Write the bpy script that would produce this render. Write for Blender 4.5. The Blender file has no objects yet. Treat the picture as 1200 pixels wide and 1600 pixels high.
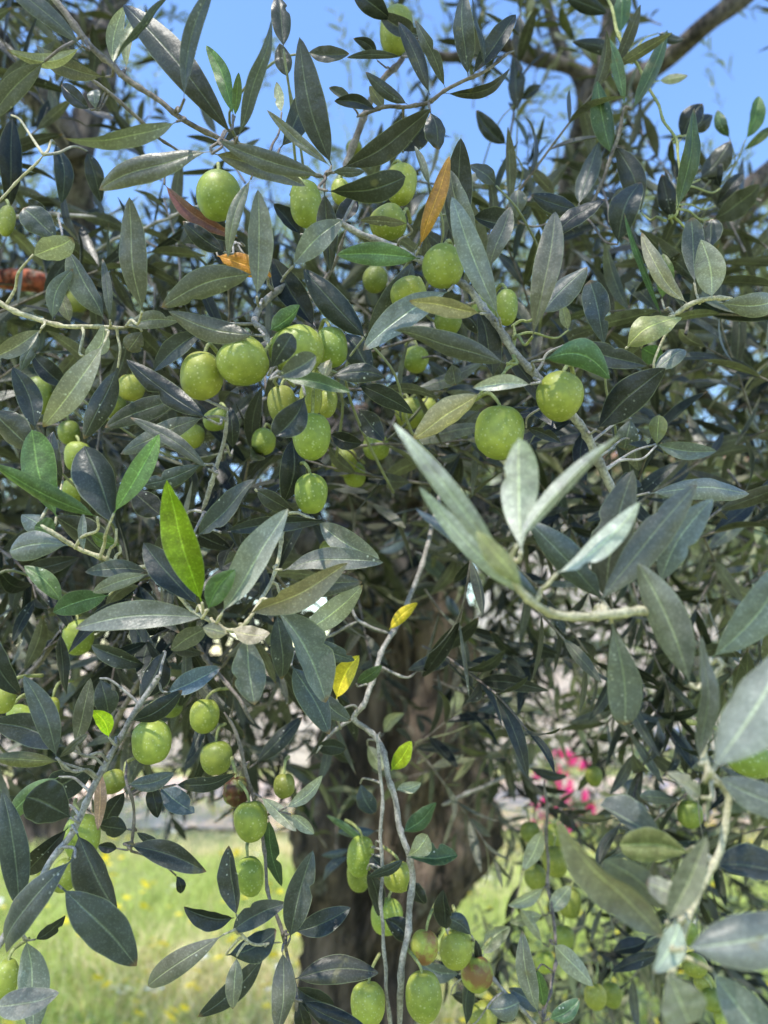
import bpy, math, random
import numpy as np
from mathutils import Vector, noise
random.seed(11); rng = np.random.default_rng(5)
scene = bpy.context.scene
COL = scene.collection
R_ = math.radians

# ------------------------------------------------------------------ camera
PITCH = R_(11.8)
CAM = Vector((0, 0, 1.6))
FW = Vector((0, math.cos(PITCH), math.sin(PITCH)))
UP = Vector((0, -math.sin(PITCH), math.cos(PITCH)))
RT = Vector((1, 0, 0))
FPX = 1200.0
def at(x, y, d):
    return CAM + FW*d + RT*((x-600)/FPX*d) + UP*((800-y)/FPX*d)
cd = bpy.data.cameras.new('camera'); cam = bpy.data.objects.new('camera', cd); COL.objects.link(cam)
cam.location = CAM; cam.rotation_euler = (math.pi/2 + PITCH, 0, 0)
cd.sensor_fit = 'VERTICAL'; cd.sensor_height = 32; cd.lens = 32*FPX/1600
cd.clip_start = 0.02; cd.clip_end = 1000
cd.dof.use_dof = True; cd.dof.focus_distance = 0.40; cd.dof.aperture_fstop = cd.lens/3.5
scene.camera = cam
scene.view_settings.view_transform = 'Standard'; scene.view_settings.look = 'None'
scene.view_settings.exposure = 0

# ------------------------------------------------------------------ light
SUN_EL, SUN_AZ = 63.0, -146.0        # azimuth from +Y towards +X
w = bpy.data.worlds.new('World'); scene.world = w; w.use_nodes = True
nt = w.node_tree; bg = nt.nodes['Background']
sk = nt.nodes.new('ShaderNodeTexSky'); sk.sky_type = 'NISHITA'; sk.sun_disc = False
sk.sun_elevation = R_(SUN_EL); sk.sun_rotation = R_(SUN_AZ)
sk.air_density = 1.3; sk.dust_density = 0.3; sk.ozone_density = 2.0
hs = nt.nodes.new('ShaderNodeHueSaturation'); hs.inputs['Saturation'].default_value = 1.16; hs.inputs['Value'].default_value = 2.35; hs.inputs['Hue'].default_value = 0.507
nt.links.new(sk.outputs[0], hs.inputs['Color']); nt.links.new(hs.outputs[0], bg.inputs[0])
bg.inputs[1].default_value = 0.15
sd = bpy.data.lights.new('sun', 'SUN'); sun = bpy.data.objects.new('sun', sd); COL.objects.link(sun)
sd.energy = 5.0; sd.angle = R_(0.5); sd.color = (1, 0.95, 0.86)
dirv = Vector((math.sin(R_(SUN_AZ))*math.cos(R_(SUN_EL)), math.cos(R_(SUN_AZ))*math.cos(R_(SUN_EL)), math.sin(R_(SUN_EL))))
sun.rotation_euler = dirv.to_track_quat('Z', 'Y').to_euler()
sun.location = (0, 0, 20)

# ------------------------------------------------------------------ node helpers
def new_mat(name):
    m = bpy.data.materials.new(name); m.use_nodes = True
    t = m.node_tree; b = t.nodes['Principled BSDF']
    return m, t, b
def N(t, typ, **kw):
    n = t.nodes.new(typ)
    for k, v in kw.items():
        if k.startswith('i_'): n.inputs[k[2:].replace('_', ' ')].default_value = v
        else: setattr(n, k, v)
    return n
def mix(t, fac, a, b, mode='MIX'):
    n = t.nodes.new('ShaderNodeMix'); n.data_type = 'RGBA'; n.blend_type = mode
    for key, v in ((0, fac), (6, a), (7, b)):
        if hasattr(v, 'is_linked') or hasattr(v, 'links'): t.links.new(v, n.inputs[key])
        else: n.inputs[key].default_value = v if key == 0 or len(v) == 4 else (*v, 1)
    return n.outputs[2]
def math_n(t, op, a, b=None, clamp=False):
    n = t.nodes.new('ShaderNodeMath'); n.operation = op; n.use_clamp = clamp
    for i, v in enumerate((a, b)):
        if v is None: continue
        if hasattr(v, 'links'): t.links.new(v, n.inputs[i])
        else: n.inputs[i].default_value = v
    return n.outputs[0]
def ramp(t, src, stops):
    n = t.nodes.new('ShaderNodeValToRGB'); cr = n.color_ramp
    while len(cr.elements) < len(stops): cr.elements.new(0.5)
    for e, (p, c) in zip(cr.elements, stops):
        e.position = p; e.color = (*c, 1) if len(c) == 3 else c
    t.links.new(src, n.inputs[0]); return n.outputs[0]
def noise_n(t, scale, detail=3, rough=0.55, vec=None):
    n = t.nodes.new('ShaderNodeTexNoise'); n.inputs['Scale'].default_value = scale
    n.inputs['Detail'].default_value = detail; n.inputs['Roughness'].default_value = rough
    if vec is not None: t.links.new(vec, n.inputs['Vector'])
    return n.outputs[0]
def bump(t, h, strength, dist, prev=None):
    n = t.nodes.new('ShaderNodeBump'); n.inputs['Strength'].default_value = strength
    n.inputs['Distance'].default_value = dist; t.links.new(h, n.inputs['Height'])
    if prev is not None: t.links.new(prev, n.inputs['Normal'])
    return n.outputs[0]

# leaf: attribute Col = upper colour (alpha 1: has a pale underside; alpha 0: same colour below)
def leaf_mat(name, detail=True, transl=0.07, under=(0.33, 0.325, 0.22), ttint=(1.3, 1.7, 0.6)):
    m, t, b = new_mat(name)
    at_ = N(t, 'ShaderNodeAttribute', attribute_name='Col')
    geo = N(t, 'ShaderNodeNewGeometry')
    tc = N(t, 'ShaderNodeTexCoord')
    fac = math_n(t, 'MULTIPLY', geo.outputs['Backfacing'], math_n(t, 'MULTIPLY', at_.outputs['Alpha'], 0.86))
    base = mix(t, fac, at_.outputs['Color'], under)
    n1 = noise_n(t, 60, 4, 0.6, tc.outputs['Object'])
    base = mix(t, 1.0, base, ramp(t, n1, [(0.3, (0.68,)*3), (0.7, (1.32,)*3)]), 'MULTIPLY')
    if detail:
        uv = N(t, 'ShaderNodeUVMap'); sx = N(t, 'ShaderNodeSeparateXYZ'); t.links.new(uv.outputs[0], sx.inputs[0])
        ax = math_n(t, 'ABSOLUTE', math_n(t, 'SUBTRACT', sx.outputs[0], 0.5))
        rib = ramp(t, ax, [(0.012, (1,)*3), (0.04, (0,)*3)])
        lite = mix(t, 1.0, base, (2.1, 2.2, 1.7), 'MULTIPLY')
        lite = mix(t, 0.12, lite, (0.42, 0.47, 0.33))
        base = mix(t, math_n(t, 'MULTIPLY', rib, 0.8), base, lite)
        # dusty bloom and tiny white scale insects / dust specks
        n2 = noise_n(t, 900, 3, 0.7, tc.outputs['Object'])
        base = mix(t, math_n(t, 'MULTIPLY', ramp(t, n2, [(0.5, (0,)*3), (0.72, (1,)*3)]), 0.42), base, mix(t, 1.0, mix(t, 1.0, base, (2.6, 2.6, 2.6), 'MULTIPLY'), (0.03, 0.032, 0.03), 'ADD'))
        n4 = noise_n(t, 22, 3, 0.6, tc.outputs['Object'])
        base = mix(t, math_n(t, 'MULTIPLY', ramp(t, n4, [(0.42, (0,)*3), (0.72, (1,)*3)]), 0.35), base, mix(t, 1.0, mix(t, 1.0, base, (2.0, 2.0, 2.05), 'MULTIPLY'), (0.035, 0.037, 0.036), 'ADD'))
        vo = N(t, 'ShaderNodeTexVoronoi', i_Scale=260.0); t.links.new(tc.outputs['Object'], vo.inputs['Vector'])
        n3 = noise_n(t, 35, 2, 0.5, tc.outputs['Object'])
        dots = math_n(t, 'MULTIPLY', ramp(t, vo.outputs['Distance'], [(0.10, (1,)*3), (0.17, (0,)*3)]), ramp(t, n3, [(0.55, (0,)*3), (0.68, (0.8,)*3)]))
        base = mix(t, dots, base, (0.62, 0.64, 0.58))
        # pale thin margin
        base = mix(t, math_n(t, 'MULTIPLY', ramp(t, ax, [(0.468, (0,)*3), (0.495, (1,)*3)]), 0.45), base, (0.34, 0.38, 0.22))
        tipm = math_n(t, 'MULTIPLY', ramp(t, sx.outputs[1], [(0.93, (0,)*3), (0.985, (1,)*3)]), ramp(t, noise_n(t, 9, 1, .5, tc.outputs['Object']), [(0.5, (0,)*3), (0.56, (1,)*3)]))
        base = mix(t, math_n(t, 'MULTIPLY', tipm, 0.85), base, (0.22, 0.13, 0.06))
        bl = ramp(t, noise_n(t, 75, 3, .6, tc.outputs['Object']), [(0.66, (0,)*3), (0.74, (1,)*3)])
        base = mix(t, math_n(t, 'MULTIPLY', bl, 0.55), base, (0.16, 0.15, 0.07))
        nacc = ramp(t, noise_n(t, 110, 4, .7, tc.outputs['Object']), [(0.50, (0,)*3), (0.62, (1,)*3)])
        base = mix(t, math_n(t, 'MULTIPLY', math_n(t, 'MULTIPLY', nacc, math_n(t, 'SUBTRACT', 1.0, at_.outputs['Alpha'], clamp=True)), 0.5), base, mix(t, 1.0, base, (0.45, 0.38, 0.5), 'MULTIPLY'))
        # side veins
        wv = math_n(t, 'SINE', math_n(t, 'MULTIPLY', math_n(t, 'SUBTRACT', sx.outputs[1], math_n(t, 'MULTIPLY', ax, 0.55)), 95.0))
        hgt = math_n(t, 'ADD', math_n(t, 'MULTIPLY', wv, 0.025), math_n(t, 'ADD', math_n(t, 'MULTIPLY', n2, 0.5), math_n(t, 'MULTIPLY', rib, -0.9)))
        nb = bump(t, hgt, 0.5, 0.0006)
        nb2 = bump(t, noise_n(t, 130, 2, 0.5, tc.outputs['Object']), 0.5, 0.0015, nb)
        t.links.new(nb2, b.inputs['Normal'])
        t.links.new(ramp(t, n1, [(0.3, (0.28,)*3), (0.75, (0.52,)*3)]), b.inputs['Roughness'])
    else:
        b.inputs['Roughness'].default_value = 0.5
    t.links.new(base, b.inputs['Base Color'])
    b.inputs['Specular IOR Level'].default_value = 0.4
    tr = N(t, 'ShaderNodeBsdfTranslucent')
    t.links.new(mix(t, 1.0, base, ttint, 'MULTIPLY'), tr.inputs['Color'])
    ms = N(t, 'ShaderNodeMixShader'); ms.inputs[0].default_value = transl
    t.links.new(b.outputs[0], ms.inputs[1]); t.links.new(tr.outputs[0], ms.inputs[2])
    t.links.new(ms.outputs[0], t.nodes['Material Output'].inputs['Surface'])
    return m
M_LEAF = leaf_mat('olive_leaf')
M_DEEP = leaf_mat('shaded_leaf', detail=False, transl=0.06); M_DEEP.node_tree.nodes['Principled BSDF'].inputs['Specular IOR Level'].default_value = 0.22  # dull leaf copy that stands in for shade inside the canopy
M_YOUNG = leaf_mat('young_leaf', transl=0.5)
M_FAR = leaf_mat('distant_leaf', detail=False, transl=0.2)

def bark_mat(name, c1, c2, scale, stretch=0.25, bd=0.004):
    m, t, b = new_mat(name)
    tc = N(t, 'ShaderNodeTexCoord'); mp = N(t, 'ShaderNodeMapping'); mp.inputs['Scale'].default_value = (1, 1, stretch)
    t.links.new(tc.outputs['Object'], mp.inputs[0])
    n1 = noise_n(t, scale, 8, 0.65, mp.outputs[0]); n2 = noise_n(t, scale*5, 5, 0.7, mp.outputs[0])
    c = ramp(t, n1, [(0.32, c1), (0.66, c2)])
    c = mix(t, 1.0, c, ramp(t, n2, [(0.3, (0.5,)*3), (0.7, (1.35,)*3)]), 'MULTIPLY')
    n3 = noise_n(t, scale*2.2, 6, 0.75, mp.outputs[0]); cr_ = ramp(t, n3, [(0.40, (0.25,)*3), (0.50, (1,)*3)])
    c = mix(t, 1.0, c, cr_, 'MULTIPLY')
    li = noise_n(t, scale*.8, 5, 0.7, tc.outputs['Object']); c = mix(t, math_n(t, 'MULTIPLY', ramp(t, li, [(0.58, (0,)*3), (0.66, (1,)*3)]), 0.45), c, (0.34, 0.33, 0.27))
    t.links.new(c, b.inputs['Base Color']); b.inputs['Roughness'].default_value = 0.85
    nb = bump(t, n1, 0.9, bd*3); nb = bump(t, cr_, 0.7, bd*1.5, nb); t.links.new(bump(t, n2, 0.8, bd, nb), b.inputs['Normal'])
    return m
M_BARK = bark_mat('old_bark', (0.016, 0.012, 0.009), (0.26, 0.19, 0.14), 10, 0.13, 0.02)
M_LIMB = bark_mat('limb_bark', (0.07, 0.055, 0.05), (0.21, 0.175, 0.155), 30, 0.4, 0.003)
M_RED = bark_mat('red_bark', (0.22, 0.04, 0.02), (0.45, 0.12, 0.06), 60, 0.5, 0.001)
def twig_mat(name, c1, c2):
    m, t, b = new_mat(name)
    tc = N(t, 'ShaderNodeTexCoord')
    n1 = noise_n(t, 120, 5, 0.6, tc.outputs['Object']); n2 = noise_n(t, 700, 3, 0.6, tc.outputs['Object'])
    c = ramp(t, n1, [(0.35, c1), (0.65, c2)])
    c = mix(t, 1.0, c, ramp(t, n2, [(0.35, (0.6,)*3), (0.65, (1.15,)*3)]), 'MULTIPLY')
    t.links.new(c, b.inputs['Base Color']); b.inputs['Roughness'].default_value = 0.7
    t.links.new(bump(t, n2, 0.7, 0.0008), b.inputs['Normal'])
    return m
M_TWIG = {'w': twig_mat('grey_white_twig', (0.24, 0.22, 0.20), (0.50, 0.47, 0.43)),
          'c': twig_mat('cream_green_twig', (0.42, 0.38, 0.23), (0.68, 0.62, 0.44)),
          'b': twig_mat('brown_grey_twig', (0.13, 0.105, 0.09), (0.30, 0.26, 0.23)),
          'G': twig_mat('green_stem', (0.26, 0.29, 0.09), (0.42, 0.44, 0.18))}

def olive_mat(name, c_lo, c_hi, blotch=None, dot=0.75):
    m, t, b = new_mat(name)
    tc = N(t, 'ShaderNodeTexCoord'); oi = N(t, 'ShaderNodeObjectInfo')
    vec = N(t, 'ShaderNodeVectorMath', operation='ADD'); t.links.new(tc.outputs['Object'], vec.inputs[0])
    t.links.new(oi.outputs['Random'], vec.inputs[1])
    v = vec.outputs[0]
    n1 = noise_n(t, 55, 3, 0.5, v)
    c = ramp(t, n1, [(0.3, c_lo), (0.7, c_hi)])
    n0 = noise_n(t, 260, 4, 0.65, v)
    c = mix(t, 1.0, c, ramp(t, n0, [(0.3, (0.82,)*3), (0.7, (1.2, 1.17, 1.1))]), 'MULTIPLY')
    vo = N(t, 'ShaderNodeTexVoronoi', i_Scale=480.0); t.links.new(v, vo.inputs['Vector'])
    vo2 = N(t, 'ShaderNodeTexVoronoi', i_Scale=290.0); t.links.new(v, vo2.inputs['Vector'])
    d1 = ramp(t, vo.outputs['Distance'], [(0.13, (1,)*3), (0.26, (0,)*3)])
    d2 = ramp(t, vo2.outputs['Distance'], [(0.10, (1,)*3), (0.22, (0,)*3)])
    dd = math_n(t, 'MULTIPLY', math_n(t, 'MAXIMUM', d1, d2), dot)
    c = mix(t, dd, c, (0.50, 0.54, 0.26))
    if blotch:
        n2 = noise_n(t, 75, 4, 0.6, v)
        c = mix(t, ramp(t, n2, [(0.5, (0,)*3), (0.62, (1,)*3)]), c, blotch)
    # tint per fruit
    c = mix(t, 1.0, c, oi.outputs['Color'], 'MULTIPLY')
    t.links.new(c, b.inputs['Base Color'])
    t.links.new(ramp(t, n0, [(0.3, (0.40,)*3), (0.7, (0.58,)*3)]), b.inputs['Roughness'])
    b.inputs['Subsurface Weight'].default_value = 0.08
    b.inputs['Subsurface Radius'].default_value = (0.004, 0.006, 0.002)
    b.inputs['Subsurface Scale'].default_value = 1.0
    nb = bump(t, n0, 0.25, 0.0006)
    t.links.new(nb, b.inputs['Normal'])
    return m
M_OLIVE = olive_mat('green_olive', (0.22, 0.28, 0.045), (0.37, 0.41, 0.085))
M_OBLUSH = olive_mat('blushing_olive', (0.32, 0.35, 0.06), (0.44, 0.43, 0.10), (0.30, 0.14, 0.06), 0.3)
M_OROT = olive_mat('rotten_olive', (0.06, 0.02, 0.012), (0.14, 0.06, 0.03), (0.16, 0.20, 0.05), 0.0)

# ------------------------------------------------------------------ object helpers
def tag(o, label=None, cat=None, group=None, kind=None):
    if label: o['label'] = label
    if cat: o['category'] = cat
    if group: o['group'] = group
    if kind: o['kind'] = kind
    return o
def empty(name, loc=(0, 0, 0)):
    o = bpy.data.objects.new(name, None); COL.objects.link(o); o.location = loc; o.empty_display_size = 0.1
    return o
class MB:
    """collects verts / faces / uvs / colours, builds one mesh"""
    def __init__(s): s.v = []; s.f = []; s.uv = []; s.c = []; s.n = 0
    def add(s, v, f, uv=None, col=(1, 1, 1, 1)):
        v = np.asarray(v, float).reshape(-1, 3); k = len(v)
        s.v.append(v); s.f += [tuple(int(i)+s.n for i in q) for q in f]
        s.uv.append(np.zeros((k, 2)) if uv is None else np.asarray(uv, float))
        s.c.append(np.tile(np.array(col, float), (k, 1))); s.n += k
    def build(s, name, mat, parent=None, smooth=True, origin=None):
        me = bpy.data.meshes.new(name)
        v = np.concatenate(s.v) if s.v else np.zeros((0, 3))
        if origin is None: origin = v.mean(axis=0) if parent is not None else np.zeros(3)
        origin = np.array(origin, float)
        me.from_pydata((v-origin).tolist(), [], s.f)
        fill_attr(me, np.concatenate(s.uv), np.concatenate(s.c), smooth)
        me.materials.append(mat)
        o = bpy.data.objects.new(name, me); COL.objects.link(o)
        if parent is not None:
            o.parent = parent; o.location = Vector(origin) - world_loc(parent)
        else: o.location = Vector(origin)
        return o
def world_loc(o):
    l = Vector(o.location)
    while o.parent is not None: o = o.parent; l = l + Vector(o.location)
    return l
def fill_attr(me, uv, col, smooth):
    if len(me.polygons) == 0: return
    li = np.empty(len(me.loops), int); me.loops.foreach_get('vertex_index', li)
    ul = me.uv_layers.new(name='UVMap'); ul.data.foreach_set('uv', uv[li].ravel())
    ca = me.color_attributes.new('Col', 'FLOAT_COLOR', 'POINT'); ca.data.foreach_set('color', col.ravel())
    if smooth: me.polygons.foreach_set('use_smooth', np.ones(len(me.polygons), bool))
    me.update()
def catmull(pts, sub=6):
    P = [np.array(p, float) for p in pts]
    if len(P) < 3: 
        return [P[0] + (P[-1]-P[0])*k/sub for k in range(sub+1)]
    P = [2*P[0]-P[1]] + P + [2*P[-1]-P[-2]]
    out = []
    for i in range(1, len(P)-2):
        for k in range(sub):
            t = k/sub
            out.append(0.5*((2*P[i]) + (-P[i-1]+P[i+1])*t + (2*P[i-1]-5*P[i]+4*P[i+1]-P[i+2])*t*t + (-P[i-1]+3*P[i]-3*P[i+1]+P[i+2])*t**3))
    out.append(P[-2]); return out
def tube(mb, pts, radii, seg=10, rough=0.0, col=(1, 1, 1, 1), nscale=8.0, cap=True, knots=0.0, seed=0):
    pts = [Vector(p) for p in pts]; n = len(pts); V = []; F = []
    prev = Vector((0.3, 0.1, 1)).normalized()
    for i, p in enumerate(pts):
        tg = (pts[min(i+1, n-1)] - pts[max(i-1, 0)])
        tg = tg.normalized() if tg.length > 1e-9 else Vector((0, 0, 1))
        a = prev - tg*prev.dot(tg)
        if a.length < 1e-4: a = tg.orthogonal()
        a.normalize(); prev = a; b_ = tg.cross(a)
        for k in range(seg):
            an = 2*math.pi*k/seg
            d = a*math.cos(an) + b_*math.sin(an); r = radii[i]
            if rough:
                r *= 1 + rough*noise.noise((p+d*r)*nscale + Vector((seed, 0, 0))) 
            if knots:
                r *= 1 + knots*max(0, noise.noise(p*nscale*0.6+Vector((7, seed, 0)))-0.2)*2
            V.append(p + d*r)
    for i in range(n-1):
        for k in range(seg):
            k2 = (k+1) % seg
            F.append((i*seg+k, i*seg+k2, (i+1)*seg+k2, (i+1)*seg+k))
    if cap:
        F.append(tuple(range(seg))[::-1]); F.append(tuple((n-1)*seg+k for k in range(seg)))
    mb.add([tuple(v) for v in V], F, None, col)

# ------------------------------------------------------------------ olive leaf
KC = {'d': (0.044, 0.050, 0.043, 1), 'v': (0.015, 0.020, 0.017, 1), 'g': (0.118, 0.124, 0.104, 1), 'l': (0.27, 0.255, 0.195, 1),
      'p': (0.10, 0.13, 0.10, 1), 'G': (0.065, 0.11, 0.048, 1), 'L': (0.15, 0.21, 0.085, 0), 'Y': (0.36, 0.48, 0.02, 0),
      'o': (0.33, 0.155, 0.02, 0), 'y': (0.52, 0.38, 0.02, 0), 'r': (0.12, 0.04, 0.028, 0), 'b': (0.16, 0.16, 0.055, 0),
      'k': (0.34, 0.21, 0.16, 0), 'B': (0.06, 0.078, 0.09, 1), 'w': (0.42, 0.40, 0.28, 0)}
def leaf_geo(P0, P1, width, nrm, bend=0.0, rec=0.06, fold=0.18, rounded=False, NL=18, NW=4, bite=None, wav=0.0, seed=0.0, cap_curl=0.0, twist=0.0):
    P0 = Vector(P0); P1 = Vector(P1); ax = P1-P0; L = ax.length; ax.normalize()
    nrm = (nrm - ax*nrm.dot(ax)).normalized(); side = ax.cross(nrm); side0, nrm0 = side.copy(), nrm.copy()
    V = []; UV = []; F = []
    for i in range(NL+1):
        t = i/NL
        if t < 0.06: w_ = 0.045 + 0.02*t
        else:
            u = (t-0.06)/0.94
            p, q = (1.40, 0.52) if rounded else (0.90, 0.72)
            w_ = max(math.sin(math.pi*min(1, u**p)), 0)**q
            if u > 0.93: w_ = max(w_, 0.05*(1-u)/0.07)
            w_ = max(w_, 0.05*(1-u))
        ta = twist*(t-0.4); side = side0*math.cos(ta) + nrm0*math.sin(ta); nrm = nrm0*math.cos(ta) - side0*math.sin(ta)
        c = P0 + ax*(L*t) + side0*(bend*math.sin(math.pi*t)) - nrm0*(rec*L*(2*t-1)**2) + nrm0*(rec*L)
        c = c + nrm*(wav*L*math.sin(t*9+seed))
        for j in range(-NW, NW+1):
            s = j/NW; hw = width*0.5*w_
            if bite and (s > 0) == (bite[1] > 0):
                hw *= 1 - bite[2]*math.exp(-((t-bite[0])/0.045)**2)
            off = side*(s*hw) + nrm*(fold*abs(s)*hw - cap_curl*hw*s*s)
            off = off + nrm*(0.05*hw*math.sin(t*23+seed+s*2.0)*abs(s))
            V.append(tuple(c+off)); UV.append((0.5+s*0.5, t))
    m = 2*NW+1
    for i in range(NL):
        for j in range(m-1):
            F.append((i*m+j, i*m+j+1, (i+1)*m+j+1, (i+1)*m+j))
    nrm = nrm0
    # orient so that front face = +nrm
    a, b_, c_ = (Vector(V[k]) for k in F[len(F)//2][:3])
    if (b_-a).cross(c_-a).dot(nrm) < 0: F = [f[::-1] for f in F]
    return V, F, UV
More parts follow.
